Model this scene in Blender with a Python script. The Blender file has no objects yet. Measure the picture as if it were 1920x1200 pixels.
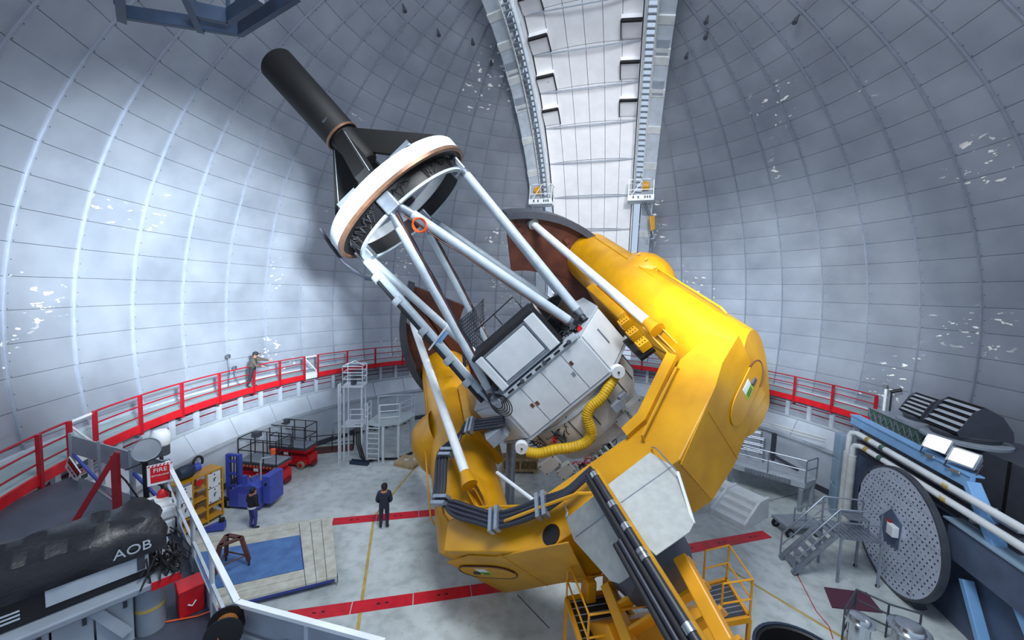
import bpy, bmesh, math, random
import numpy as np
from mathutils import Matrix, Vector
random.seed(7)
# ---------------------------------------------------------------- camera (pinhole solved from the dome's panel grid)
SR = 16.0                                   # dome radius
F = 699.53; PIT = -0.0760; ROLL = 0.0326; H = 9.4
C = np.array([-0.0969*SR, -0.8877*SR, H]); ZC = H-0.1229*SR
cp, sp, cr, sr = math.cos(PIT), math.sin(PIT), math.cos(ROLL), math.sin(ROLL)
scn = bpy.context.scene; col = scn.collection
_r = np.array([1, 0, 0.]); _f = np.array([0, cp, sp]); _u = np.array([0, -sp, cp])
cam = bpy.data.cameras.new('camera'); cam.sensor_width = 36; cam.lens = F/1920*36; cam.clip_end = 300; cam.clip_start = .05
camo = bpy.data.objects.new('camera', cam); col.objects.link(camo); scn.camera = camo
X_, Y_ = cr*_r+sr*_u, cr*_u-sr*_r
camo.matrix_world = Matrix([[X_[i], Y_[i], -_f[i], C[i]] for i in range(3)]+[[0, 0, 0, 1]])
# ---------------------------------------------------------------- world, lights, exposure
scn.view_settings.view_transform = 'Standard'; scn.view_settings.look = 'None'
scn.view_settings.gamma = 1; scn.view_settings.use_curve_mapping = False
scn.view_settings.exposure = 0.68
wd = bpy.data.worlds.new('sky'); scn.world = wd; wd.use_nodes = True
wb = wd.node_tree.nodes['Background']; wb.inputs[0].default_value = (.62, .78, 1, 1); wb.inputs[1].default_value = .5
def light(name, kind, loc, target, power, color=(1, 1, 1), size=.5, **k):
    l = bpy.data.lights.new(name, kind); l.energy = power; l.color = color
    if kind == 'AREA': l.size = size
    else: l.shadow_soft_size = size
    for a, b in k.items(): setattr(l, a, b)
    o = bpy.data.objects.new(name, l); col.objects.link(o); o.location = loc
    o.rotation_euler = (Vector(target)-Vector(loc)).to_track_quat('-Z', 'Y').to_euler()
    return o
light('fill_west', 'SPOT', (.3, -13.6, 11.6), (-15.1, 2.2, 9.5), 62000, (.8, .92, 1), .7, spot_size=.72, spot_blend=1)  # added fill spot with no fixture, brightens the left dome wall
light('fill_east', 'SPOT', (-2.2, -13.6, 11.6), (13.8, 8, 8.6), 22000, (.84, .94, 1), .7, spot_size=.66, spot_blend=1)  # added unseen spot behind the camera, lifts the right dome wall
light('fill_shutter', 'SPOT', (1.5, -12.8, 16), (2.4, 12.8, 16.5), 9000, (.97, .98, 1), .7, spot_size=.72, spot_blend=1)  # invisible helper spot added to whiten the shutter panels
light('fill_overhead', 'AREA', (0, -9, 20.5), (0, 2, 4), 1800, (.9, .96, 1), 6)  # added soft overhead fill for floor and telescope, no lamp hangs here
# ---------------------------------------------------------------- rays
def ray(x, y):
    a, b = (x-960)/F, (y-600)/F
    u = a*cr+b*sr; v = -a*sr+b*cr
    return np.array([u, cp+v*sp, sp-v*cp])
def proj(q):
    X, Y, Z = np.asarray(q, float)-C
    yc = Y*cp+Z*sp; zc = -Y*sp+Z*cp
    u, v = X/yc, -zc/yc
    return np.array([960+F*(u*cr-v*sr), 600+F*(u*sr+v*cr)]), yc
def atplane(x, y, q, n):
    r = ray(x, y); return C+r*(np.dot(np.asarray(q)-C, n)/np.dot(r, n))
def atz(x, y, z): return atplane(x, y, (0, 0, z), np.array([0, 0, 1.]))
def aty(x, y, Y): return atplane(x, y, (0, Y, 0), np.array([0, 1., 0]))
def atcyl(x, y, r):
    q = ray(x, y); a = q[0]**2+q[1]**2; b = C[0]*q[0]+C[1]*q[1]; c = C[0]**2+C[1]**2-r*r
    return C+q*((-b+math.sqrt(b*b-a*c))/a)
def atsph(x, y, r=SR):
    q = ray(x, y); o = C-np.array([0, 0, ZC]); a = q@q; b = o@q; c = o@o-r*r
    return C+q*((-b+math.sqrt(b*b-a*c))/a)
def nrm(v): v = np.asarray(v, float); return v/np.linalg.norm(v)
def V3(*a): return np.array(a, float)
# ---------------------------------------------------------------- materials
def lin(c): return tuple(((x/255+.055)/1.055)**2.4 if x > 10 else x/255/12.92 for x in c)
MATS = {}
def mat(name, rgb, rough=.5, metal=0., var=.12, scale=3., bump=.0, rgb2=None, detail=4, emit=None, trans=0, coat=0):
    if name in MATS: return MATS[name]
    m = bpy.data.materials.new(name); m.use_nodes = True; nt = m.node_tree; N = nt.nodes; L = nt.links
    b = N['Principled BSDF']; b.inputs['Roughness'].default_value = rough; b.inputs['Metallic'].default_value = metal
    if trans: b.inputs['Transmission Weight'].default_value = trans
    if coat: b.inputs['Coat Weight'].default_value = coat
    c1 = lin(rgb); c2 = lin(rgb2) if rgb2 else tuple(x*(1-var) for x in c1)
    if emit:
        b.inputs['Base Color'].default_value = (*c1, 1)
        b.inputs['Emission Color'].default_value = (*c1, 1); b.inputs['Emission Strength'].default_value = emit
    else:
        tc = N.new('ShaderNodeTexCoord'); nz = N.new('ShaderNodeTexNoise'); nz.inputs['Scale'].default_value = scale; nz.inputs['Detail'].default_value = detail
        rp = N.new('ShaderNodeValToRGB'); rp.color_ramp.elements[0].position = .35; rp.color_ramp.elements[1].position = .68
        rp.color_ramp.elements[0].color = (*c2, 1); rp.color_ramp.elements[1].color = (*c1, 1)
        L.new(tc.outputs['Object'], nz.inputs['Vector']); L.new(nz.outputs['Fac'], rp.inputs[0]); L.new(rp.outputs[0], b.inputs['Base Color'])
        if bump:
            bp = N.new('ShaderNodeBump'); bp.inputs['Strength'].default_value = bump; bp.inputs['Distance'].default_value = .02
            n2 = N.new('ShaderNodeTexNoise'); n2.inputs['Scale'].default_value = scale*6; n2.inputs['Detail'].default_value = 5
            L.new(tc.outputs['Object'], n2.inputs['Vector']); L.new(n2.outputs['Fac'], bp.inputs['Height']); L.new(bp.outputs[0], b.inputs['Normal'])
    MATS[name] = m; return m
WHITE = mat('white_paint', (222, 226, 230), .45, 0, .14, 2.2, .05)
OFFW = mat('off_white_paint', (205, 208, 208), .5, 0, .2, 2.5, .05)
CREAM = mat('cream_fabric', (206, 200, 192), .8, 0, .15, 3, .2)
GREY = mat('grey_paint', (140, 148, 160), .5, 0, .18, 3, .05)
LGREY = mat('light_grey_paint', (176, 184, 194), .5, 0, .15, 3, .05)
DGREY = mat('dark_grey_paint', (66, 70, 80), .5, 0, .2, 3, .05)
STEEL = mat('galvanised_steel', (158, 166, 178), .38, .7, .2, 5, .05)
CHROME = mat('bright_metal', (205, 210, 216), .2, .9, .1, 3)
MATTEBLK = mat('matte_black', (9, 9, 10), .65, 0, .2, 3)
BLACK = mat('black_paint', (16, 16, 19), .5, 0, .3, 3, .05)
RUBBER = mat('black_rubber', (26, 26, 30), .7, 0, .3, 6, .1)
CABLE = mat('dark_cable', (40, 43, 56), .45, 0, .25, 6)
YEL = mat('yellow_paint', (206, 148, 10), .4, 0, .18, 1.1, .06, rgb2=(184, 128, 8), detail=7)
YEL2 = mat('yellow_hose', (214, 172, 24), .6, 0, .25, 5, .2)
RAILR = mat('rail_red', (160, 14, 32), .45, 0, .2, 4)
RED = mat('red_paint', (206, 22, 34), .42, 0, .2, 4)
DRED = mat('dark_red_paint', (132, 16, 30), .45, 0, .25, 4)
ORANGE = mat('orange_plastic', (240, 92, 30), .4, 0, .1, 4)
BLUE = mat('blue_paint', (66, 82, 178), .42, 0, .2, 3)
LBLUE = mat('light_blue_paint', (130, 178, 226), .42, 0, .14, 2)
NAVY = mat('dark_blue_steel', (44, 58, 80), .5, .1, .25, 3)
BROWN = mat('brown_primer', (104, 58, 44), .5, 0, .3, 1.6, .1, rgb2=(78, 42, 32))
COPPER = mat('copper_edge', (132, 96, 74), .4, .4, .3, 4)
WOOD = mat('raw_wood', (186, 160, 116), .75, 0, .35, 6, .2)
ALU = mat('brushed_aluminium', (164, 166, 164), .6, .2, .16, 6, .08, detail=8)
GREEN = mat('green_mesh', (70, 104, 92), .6, 0, .3, 6)
SKIN = mat('skin', (176, 120, 94), .55, 0, .1, 4)
HAIR = mat('dark_hair', (28, 24, 24), .7, 0, .2, 8)
def glow(name, rgb, s): return mat(name, rgb, emit=s)
# ---------------------------------------------------------------- mesh builder
class Fr:
    def __init__(s, O=(0, 0, 0), ax=(1, 0, 0), ay=(0, 1, 0), az=(0, 0, 1)):
        s.O = V3(*O); s.M = np.array([ax, ay, az], float)
    def __call__(s, x, y, z): return s.O+V3(x, y, z)@s.M
def yawf(O, deg):
    a = math.radians(deg); return Fr(O, (math.cos(a), math.sin(a), 0), (-math.sin(a), math.cos(a), 0), (0, 0, 1))
class G:
    def __init__(s, fr=None): s.v = []; s.f = []; s.fr = fr
    def P(s, q): return s.fr(*q) if s.fr is not None else V3(*q)
    def add(s, vs, fs, w=False):
        n = len(s.v); s.v += [V3(*q) if w else s.P(q) for q in vs]; s.f += [tuple(i+n for i in f) for f in fs]; return s
    def hexa(s, a): # 4 bottom (ccw) + 4 top
        return s.add(a, [(3, 2, 1, 0), (4, 5, 6, 7), (0, 1, 5, 4), (1, 2, 6, 5), (2, 3, 7, 6), (3, 0, 4, 7)])
    def box(s, x0, x1, y0, y1, z0, z1):
        return s.hexa([(x0, y0, z0), (x1, y0, z0), (x1, y1, z0), (x0, y1, z0), (x0, y0, z1), (x1, y0, z1), (x1, y1, z1), (x0, y1, z1)])
    def cbox(s, c, sx, sy, sz): return s.box(c[0]-sx/2, c[0]+sx/2, c[1]-sy/2, c[1]+sy/2, c[2]-sz/2, c[2]+sz/2)
    def beam(s, a, b, w, h, up=(0, 0, 1)):
        a = s.P(a); b = s.P(b); u = np.asarray(up, float)
        if s.fr is not None: u = u@s.fr.M
        t = nrm(b-a); x = np.cross(t, u)
        if np.linalg.norm(x) < 1e-4: x = np.cross(t, (0.3, 1, 0.1))
        x = nrm(x)*w/2; y = nrm(np.cross(x, t))*h/2
        q = [a-x-y, a+x-y, a+x+y, a-x+y, b-x-y, b+x-y, b+x+y, b-x+y]
        return s.add(q, [(0, 1, 2, 3), (7, 6, 5, 4), (0, 4, 5, 1), (1, 5, 6, 2), (2, 6, 7, 3), (3, 7, 4, 0)], True)
    def cyl(s, a, b, r, r2=None, n=10, cap=True):
        a = s.P(a); b = s.P(b); r2 = r if r2 is None else r2
        t = nrm(b-a); x = nrm(np.cross(t, (0, 0, 1) if abs(t[2]) < .9 else (1, 0, 0))); y = np.cross(t, x)
        A = [(math.cos(2*math.pi*i/n), math.sin(2*math.pi*i/n)) for i in range(n)]
        q = [a+r*(c*x+d*y) for c, d in A]+[b+r2*(c*x+d*y) for c, d in A]
        fs = [(i, (i+1) % n, n+(i+1) % n, n+i) for i in range(n)]
        if cap: fs += [tuple(range(n-1, -1, -1)), tuple(range(n, 2*n))]
        return s.add(q, fs, True)
    def path(s, pts, r, n=6, closed=False):
        P = [s.P(q) for q in pts]; k = len(P); R = []; prev = None
        for i in range(k):
            if closed: t = P[(i+1) % k]-P[i-1]
            else: t = P[min(i+1, k-1)]-P[max(i-1, 0)]
            t = nrm(t)
            if prev is None: x = nrm(np.cross(t, (0, 0, 1) if abs(t[2]) < .9 else (1, 0, 0)))
            else: x = nrm(prev-t*(prev@t))
            prev = x; y = np.cross(t, x)
            R += [P[i]+r*(math.cos(2*math.pi*j/n)*x+math.sin(2*math.pi*j/n)*y) for j in range(n)]
        fs = []
        for i in range(k if closed else k-1):
            a, b = i*n, ((i+1) % k)*n
            fs += [(a+j, a+(j+1) % n, b+(j+1) % n, b+j) for j in range(n)]
        if not closed: fs += [tuple(range(n-1, -1, -1)), tuple(range((k-1)*n, k*n))]
        return s.add(R, fs, True)
    def lathe(s, c, axis, prof, n=24, ref=None, a0=0, a1=2*math.pi):
        c = s.P(c); t = V3(*axis) if s.fr is None else V3(*axis)@s.fr.M
        t = nrm(t); x = nrm(np.cross(t, (0, 0, 1) if abs(t[2]) < .9 else (1, 0, 0))) if ref is None else nrm(ref)
        y = np.cross(t, x); full = abs(a1-a0-2*math.pi) < 1e-6; m = n if full else n+1; q = []
        for r, h in prof:
            q += [c+t*h+r*(math.cos(a0+(a1-a0)*i/n)*x+math.sin(a0+(a1-a0)*i/n)*y) for i in range(m)]
        fs = []
        for k in range(len(prof)-1):
            for i in range(n):
                j = (i+1) % m; fs.append((k*m+i, k*m+j, (k+1)*m+j, (k+1)*m+i))
        return s.add(q, fs, True)
    def prism(s, poly, vec):
        n = len(poly); a = [s.P(q) for q in poly]; v = V3(*vec) if s.fr is None else V3(*vec)@s.fr.M
        fs = [tuple(range(n-1, -1, -1)), tuple(range(n, 2*n))]+[(i, (i+1) % n, n+(i+1) % n, n+i) for i in range(n)]
        return s.add(a+[q+v for q in a], fs, True)
    def sph(s, c, rx, ry=None, rz=None, n=12, m=8):
        ry = ry or rx; rz = rz or rx; q = []
        for i in range(m+1):
            e = -math.pi/2+math.pi*i/m
            for j in range(n):
                a = 2*math.pi*j/n; q.append((c[0]+rx*math.cos(e)*math.cos(a), c[1]+ry*math.cos(e)*math.sin(a), c[2]+rz*math.sin(e)))
        return s.add(q, [(i*n+j, i*n+(j+1) % n, (i+1)*n+(j+1) % n, (i+1)*n+j) for i in range(m) for j in range(n)])
    def make(s, name, m, parent=None, smooth=False, bevel=0, kind=None, label=None):
        O = V3(0, 0, 0); q = parent
        while q is not None: O = O+V3(*q.location); q = q.parent
        me = bpy.data.meshes.new(name); me.from_pydata([tuple(x-O) for x in s.v], [], s.f)
        bm = bmesh.new(); bm.from_mesh(me)
        if smooth: bmesh.ops.remove_doubles(bm, verts=bm.verts, dist=1e-5)
        bmesh.ops.recalc_face_normals(bm, faces=bm.faces); bm.to_mesh(me); bm.free()
        if m is not None: me.materials.append(m)
        ob = bpy.data.objects.new(name, me); col.objects.link(ob)
        if parent is not None: ob.parent = parent
        if smooth:
            for pl in me.polygons: pl.use_smooth = True
            sharp_by_angle(me)
        if bevel:
            b = ob.modifiers.new('b', 'BEVEL'); b.width = bevel; b.segments = 2; b.limit_method = 'ANGLE'
        if kind: ob['kind'] = kind
        if label: ob['label'] = label
        return ob
def sharp_by_angle(me, ang=.7):
    bm = bmesh.new(); bm.from_mesh(me)
    for e in bm.edges:
        if len(e.link_faces) == 2: e.smooth = e.calc_face_angle(0) < ang
    bm.to_mesh(me); bm.free()
def thing(name, label, cat, loc=(0, 0, 0), group=None):
    o = bpy.data.objects.new(name, None); col.objects.link(o); o.location = tuple(loc); o.empty_display_size = .2
    o['label'] = label; o['category'] = cat
    if group: o['group'] = group
    return o
def tag(o, label, cat, group=None):
    o['label'] = label; o['category'] = cat
    if group: o['group'] = group
    return o
def struct(o): o['kind'] = 'structure'; return o
def sroot(name, loc=(0, 0, 0)):
    o = bpy.data.objects.new(name, None); col.objects.link(o); o.location = tuple(loc); o['kind'] = 'structure'; o.empty_display_size = .2; return o
def text(body, size, fr, m, parent, name='lettering', depth=.004, align='CENTER'):
    cu = bpy.data.curves.new(name, 'FONT'); cu.body = body; cu.size = size; cu.extrude = depth; cu.align_x = align; cu.align_y = 'CENTER'
    t = bpy.data.objects.new(name, cu); col.objects.link(t)
    dg = bpy.context.evaluated_depsgraph_get(); me = bpy.data.meshes.new_from_object(t.evaluated_get(dg))
    bpy.data.objects.remove(t); g = G()
    g.v = [fr(*v.co) for v in me.vertices]; g.f = [tuple(q.vertices) for q in me.polygons]
    bpy.data.meshes.remove(me)
    return g.make(name, m, parent)
# ================================================================ DOME
AZ0, DAZ, EL0, DEL = -1.9556, .12663, .1216, .0591
def domemat():
    m = bpy.data.materials.new('silver_dome_paint'); m.use_nodes = True; nt = m.node_tree; N = nt.nodes; L = nt.links; b = N['Principled BSDF']
    ge = N.new('ShaderNodeNewGeometry')
    def noise(sc, det=4, v=None):
        n = N.new('ShaderNodeTexNoise'); n.inputs['Scale'].default_value = sc; n.inputs['Detail'].default_value = det
        L.new(v or ge.outputs['Position'], n.inputs['Vector']); return n
    def ramp(src, a, b_, c1=(0, 0, 0, 1), c2=(1, 1, 1, 1)):
        r = N.new('ShaderNodeValToRGB'); r.color_ramp.elements[0].position = a; r.color_ramp.elements[1].position = b_
        r.color_ramp.elements[0].color = c1; r.color_ramp.elements[1].color = c2; L.new(src, r.inputs[0]); return r
    base = ramp(noise(.5, 6).outputs['Fac'], .3, .7, (*lin((150, 156, 168)), 1), (*lin((176, 182, 193)), 1))
    mp = N.new('ShaderNodeMapping'); mp.inputs['Scale'].default_value = (1, 1, 2.6); L.new(ge.outputs['Position'], mp.inputs[0])
    reg = ramp(noise(.2, 1).outputs['Fac'], .6, .63); fl = ramp(noise(2.6, 6, mp.outputs[0]).outputs['Fac'], .625, .64)
    mu = N.new('ShaderNodeMath'); mu.operation = 'MULTIPLY'; L.new(reg.outputs[0], mu.inputs[0]); L.new(fl.outputs[0], mu.inputs[1])
    mx = N.new('ShaderNodeMix'); mx.data_type = 'RGBA'; L.new(mu.outputs[0], mx.inputs[0]); L.new(base.outputs[0], mx.inputs[6]); mx.inputs[7].default_value = (*lin((244, 238, 232)), 1)
    L.new(mx.outputs[2], b.inputs['Base Color'])
    me = N.new('ShaderNodeMath'); me.operation = 'MULTIPLY_ADD'; L.new(mu.outputs[0], me.inputs[0]); me.inputs[1].default_value = -.6; me.inputs[2].default_value = .6; L.new(me.outputs[0], b.inputs['Metallic'])
    rr = ramp(noise(1.3, 5).outputs['Fac'], .3, .7, (.4, .4, .4, 1), (.5, .5, .5, 1)); L.new(rr.outputs[0], b.inputs['Roughness'])
    return m
DOME = domemat(); SEAM = mat('dome_seam', (70, 76, 88), .7, 0, .2, 3); RIBM = mat('dome_rib', (128, 134, 148), .6, 0, .15, 3)
def sph(az, el, r=SR): return V3(r*math.cos(el)*math.sin(az), r*math.cos(el)*math.cos(az), ZC+r*math.sin(el))
SAZ = math.radians(16.5); SX = V3(math.cos(SAZ), -math.sin(SAZ), 0); SY = V3(math.sin(SAZ), math.cos(SAZ), 0)
def slitp(x, el, r):  # point in the shutter slit: x across, angle along the arch
    q = math.sqrt(max(r*r-x*x, 0)); return SX*x+SY*(q*math.cos(el))+V3(0, 0, ZC+q*math.sin(el))
dome = sroot('wall_dome')
def clip(poly, sgn, lim):
    out = []
    for i in range(len(poly)):
        a, b = poly[i-1], poly[i]; da, db = sgn*(a@SX)-lim, sgn*(b@SX)-lim
        if (da >= 0) != (db >= 0): out.append(a+(b-a)*(da/(da-db)))
        if db >= 0: out.append(b)
    return out
def panel_geo(g, q, t=.05):
    c = sum(q)/len(q); n = nrm(c-V3(0, 0, ZC)); g.prism(list(q), n*t)
rowmesh = {}; cand = []
IR = range(-3, 33); KR = range(-6, 20)
for i in IR:
    for k in KR:
        a0, a1, e0, e1 = AZ0+i*DAZ, AZ0+(i+1)*DAZ, EL0+k*DEL, EL0+(k+1)*DEL
        ga = .03/math.cos((e0+e1)/2)/SR; ge_ = .007/SR
        q = [sph(a0+ga, e0+ge_), sph(a1-ga, e0+ge_), sph(a1-ga, e1-ge_), sph(a0+ga, e1-ge_)]
        xs = [v@SX for v in q]; front = sum(v@SY for v in q) > 0; whole = True
        if front:
            if all(abs(x) < 3.3 for x in xs): continue
            if min(xs) < 3.3 and max(xs) > -3.3:
                s = 1 if sum(xs) > 0 else -1
                q = clip(q, s, 3.3); whole = False
                if len(q) < 3: continue
        c = sum(q)/len(q); (px, py), dep = proj(c); area = 0
        if dep > .5:
            s2 = [proj(v) for v in q]
            if all(z > .3 for _, z in s2):
                P2 = [z for z, _ in s2]; area = abs(sum(P2[j-1][0]*P2[j][1]-P2[j][0]*P2[j-1][1] for j in range(len(P2))))/2
        vis = area > 0 and -30 < px < 1950 and -30 < py < 800
        cand.append((area if vis else -1, i, k, q, whole))
cand.sort(key=lambda z: -z[0])
rest = G()
for n, (ar, i, k, q, whole) in enumerate(cand):
    if n < 300 and ar > 0:
        if whole:
            if k not in rowmesh:
                g = G(); panel_geo(g, q); ob = g.make('dome_panel', DOME, dome); rowmesh[k] = (ob.data, i)
            else:
                ob = bpy.data.objects.new('dome_panel', rowmesh[k][0]); col.objects.link(ob); ob.parent = dome
                ob.rotation_euler = (0, 0, -(i-rowmesh[k][1])*DAZ)
        else:
            g = G(); panel_geo(g, q); g.make('dome_panel', DOME, dome)
    else: panel_geo(rest, q)
rest.make('dome_panel', DOME, dome, kind='stuff')
g = G()   # dark backing behind the seams
for i in IR:
    for k in KR:
        a0, a1, e0, e1 = AZ0+i*DAZ, AZ0+(i+1)*DAZ, EL0+k*DEL, EL0+(k+1)*DEL
        q = [sph(a0, e0, SR+.06), sph(a1, e0, SR+.06), sph(a1, e1, SR+.06), sph(a0, e1, SR+.06)]
        xs = [v@SX for v in q]
        if sum(v@SY for v in q) > 0 and min(map(abs, xs)) < 3.2: continue
        g.add(q, [(0, 1, 2, 3)], True)
g.make('dome_backing', SEAM, dome)
for i in range(-2, 33):   # ribs with bolt heads
    a = AZ0+i*DAZ; g = G(); h = G()
    for k in KR:
        p0, p1 = sph(a, EL0+k*DEL), sph(a, EL0+(k+1)*DEL)
        if (p0@SY) > 0 and (abs(p0@SX) < 3.8 or abs(p1@SX) < 3.6): continue
        n = nrm((p0+p1)/2-V3(0, 0, ZC)); t = V3(math.cos(a), -math.sin(a), 0); w = .024
        A = [p0-t*w, p0+t*w, p1+t*w, p1-t*w]; g.hexa([v+n*.01 for v in A]+[v-n*.05 for v in A])
        for f in (.05, .5):
            c = p0+(p1-p0)*f+t*.1; h.cyl(c, c-n*.02, .014, n=5)
    if g.v: rb = g.make('rib', RIBM, dome); h.make('bolt', SEAM, rb, kind='stuff')
# ---------------------------------------------------------------- shutter slit
shut = thing('dome_shutter', 'white panelled shutter closing the tall slit between two arch girders of the silver dome', 'shutter')
SHW = mat('shutter_white', (238, 238, 240), .5, 0, .08, 1.5, .03)
els = [-4, 6, 15.8, 25.2, 34, 42.8, 51.4, 59.4, 67.2, 75, 83]
for a, b in zip(els, els[1:]):
    for j in range(6):
        x0, x1 = -2.72+j*.907+.012, -2.72+(j+1)*.907-.012; e0, e1 = math.radians(a+.07), math.radians(b-.07)
        q = [slitp(x0, e0, 15.95), slitp(x1, e0, 15.95), slitp(x1, e1, 15.95), slitp(x0, e1, 15.95)]
        g = G(); panel_geo(g, q); g.make('shutter_panel', SHW, shut)
g = G()
for a, b in zip(els, els[1:]):
    q = [slitp(s, math.radians(e), 16.45) for s, e in ((-2.9, a), (2.9, a), (2.9, b), (-2.9, b))]; g.add(q, [(0, 1, 2, 3)], True)
g.make('backing', SEAM, shut)
for e in els[3:-1]:   # horizontal stiffener lips at panel joints
    g = G(); g.beam(slitp(-2.7, math.radians(e), 15.92), slitp(2.7, math.radians(e), 15.92), .07, .05, slitp(0, math.radians(e), 1)-V3(0, 0, ZC)); g.make('joint_lip', LGREY, shut)
for s, lst in ((-1, (79, 71.5, 63.6, 56.2)), (1, (79, 71.8, 64.2, 56.5))):   # hooded bracket boxes with black edges
    for e in lst:
        e0, e1 = math.radians(e-4), math.radians(e); x0, x1 = (s*2.7, s*1.75); x0, x1 = min(x0, x1), max(x0, x1)
        q = [slitp(x, ee, 15.93) for x, ee in ((x0, e0), (x1, e0), (x1, e1), (x0, e1))]
        g = G(); r0 = [slitp(x, ee, 15.55) for x, ee in ((x0, e1-.012), (x1, e1-.012), (x1, e1), (x0, e1))]
        g.hexa([q[0], q[1], q[2], q[3]]+[slitp(x0, e0, 15.85), slitp(x1, e0, 15.85), r0[2], r0[3]]); ob = g.make('hood', SHW, shut)
        g = G(); xi = x1 if s < 0 else x0
        g.beam(slitp(x0, e1, 15.53), slitp(x1, e1, 15.53), .1, .16, slitp(0, e1, 1)-V3(0, 0, ZC)); g.beam(slitp(xi, e0, 15.82), slitp(xi, e1, 15.53), .05, .08); g.make('edge_seal', BLACK, ob)
for s in (-1, 1):
    side = 'beside the hoods, one numbered 2' if s < 0 else 'whose ladder ends above the hanging hook'
    gd = thing('arch_girder', 'white arch girder of the shutter slit '+side, 'girder', group=None)
    es = [math.radians(x) for x in np.arange(-6, 88, 4)]
    g = G(); w2 = G(); w3 = G()
    for a, b in zip(es, es[1:]):
        def q4(x0, r0, x1, r1): return [slitp(s*x0, a, r0), slitp(s*x1, a, r1), slitp(s*x1, b, r1), slitp(s*x0, b, r0)]
        for gg, (x0, r0, x1, r1, th) in ((g, (3.35, 15.2, 4.02, 15.2, .05)), (w2, (4.0, 15.2, 4.02, 16.05, .05)), (w3, (2.76, 15.35, 2.8, 16.05, .06))):
            A = q4(x0, r0, x1, r1)
            n = (SX*s*th) if gg is not g else nrm(A[0]-V3(0, 0, ZC))*th
            gg.hexa(A+[v+n for v in A])
    g.make('inner_flange', LGREY, gd); w2.make('outer_web', LGREY, gd); w3.make('inner_web', SHW, gd)
    for e in (24, 33, 41.5, 50, 58, 64.5, 66, 72, 78):
        g = G(); er = math.radians(e); g.hexa([slitp(s*3.34, er, 15.17), slitp(s*4.05, er, 15.17), slitp(s*4.05, er, 15.6), slitp(s*3.34, er, 15.6)]+[slitp(s*3.34, er+.03, 15.12), slitp(s*4.05, er+.03, 15.12), slitp(s*4.05, er+.03, 15.6), slitp(s*3.34, er+.03, 15.6)])
        g.make('cross_plate', OFFW, gd)
    for e0, e1 in ((30, 40), (58.5, 64), (66.5, 71.5)):   # dark open bays of the girder
        g = G(); a, b = math.radians(e0), math.radians(e1)
        g.hexa([slitp(s*3.42, a, 15.19), slitp(s*3.95, a, 15.19), slitp(s*3.95, a+.05, 15.19), slitp(s*3.42, a+.05, 15.19)]+[slitp(s*3.42, a, 15.14), slitp(s*3.95, a, 15.14), slitp(s*3.95, a+.05, 15.14), slitp(s*3.42, a+.05, 15.14)]); g.make('stiffener_box', GREY, gd)
    lad = thing('arch_ladder', ('steel ladder curving up the girder next to the hoods numbered 2' if s < 0 else 'steel ladder curving up the girder that carries the crane hook'), 'ladder')
    for x in (2.88, 3.3):
        g = G(); g.path([slitp(s*x, math.radians(e), 15.0) for e in np.arange(35, 84, 3)], .045, 4); g.make('rail', OFFW, lad)
    for e in np.arange(36, 82, 1.28):
        er = math.radians(e); g = G(); g.beam(slitp(s*2.88, er, 15.0), slitp(s*3.3, er, 15.0), .09, .05, nrm(slitp(0, er, 1)-V3(0, 0, ZC))); g.make('rung', STEEL, lad)
    g = G()
    for e in range(36, 82, 4):
        g.beam(slitp(s*2.8, math.radians(e), 15.4), slitp(s*2.8, math.radians(e), 14.9), .05, .05); g.beam(slitp(s*2.78, math.radians(e), 14.75), slitp(s*2.78, math.radians(e), 15.4), .04, .04)
    g.path([slitp(s*2.78, math.radians(e), 14.75) for e in np.arange(36, 82, 4)], .03, 4); g.make('handrail', OFFW, lad)
    # service basket with yellow hoist
    bx = slitp(s*3.25, math.radians(34.2), 14.7); fr = Fr(bx, SX, SY, (0, 0, 1))
    bk = thing('service_basket', 'white service basket with yellow hoist '+('below the numbered hoods' if s < 0 else 'above the hanging crane hook'), 'basket', bx)
    g = G(fr)
    for x in (-.75, .75):
        for y in (-.45, .45): g.beam((x, y, 0), (x, y, 1.25), .05, .05, (0, 1, 0))
    for z in (.62, 1.25):
        for y in (-.45, .45): g.beam((-.75, y, z), (.75, y, z), .04, .04)
        for x in (-.75, .75): g.beam((x, -.45, z), (x, .45, z), .04, .04)
    g.make('railing', WHITE, bk); g = G(fr); g.beam((-.75, -.46, 0), (.1, -.46, 1.25), .04, .04); g.beam((-.75*s, .46, 0), (0, .46, 1.9), .06, .06); g.make('brace', WHITE, bk)
    g = G(fr); g.box(-.8, .8, -.5, .5, -.06, 0); g.box(-.8, .8, -.52, -.48, 0, .28); g.make('floor_plate', WHITE, bk, bevel=.01)
    g = G(fr)
    for x in (-.5, -.2, .2, .35, .5): g.box(x, x+.1, -.53, -.52, .06, .22)
    g.make('vent_slots', DGREY, bk)
    g = G(fr); g.lathe((.3*s-.25, 0, 1.0), (1, 0, 0), [(0, 0), (.3, 0), (.34, .05), (.34, .4), (.3, .45), (0, .45)], 12); ho = g.make('hoist', YEL, bk); g = G(fr); g.cyl((.3*s-.05, 0, 1.3), (.3*s-.05, 0, 2.0), .05); g.make('hanger', DGREY, ho)
    if s > 0:
        ck = thing('crane_hook', 'yellow crane hook block hanging on thin cables from the white basket', 'hook', bx)
        hk = aty(1221, 440, bx[1]); g = G()
        for dx in (-.07, .07, .16): g.cyl((hk[0]+dx*.6, hk[1], hk[2]+.9), (bx[0]+.15+dx, bx[1], bx[2]), .014, n=5)
        g.make('cable', CABLE, ck, kind='stuff'); g = G(); g.prism([(hk[0]-.22, hk[1]-.12, hk[2]+1.15), (hk[0]+.12, hk[1]-.12, hk[2]+1.2), (hk[0]+.2, hk[1]-.12, hk[2]+.35), (hk[0]-.05, hk[1]-.12, hk[2]+.2)], (0, .24, 0)); g.make('block', YEL, ck, bevel=.04)
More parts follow.
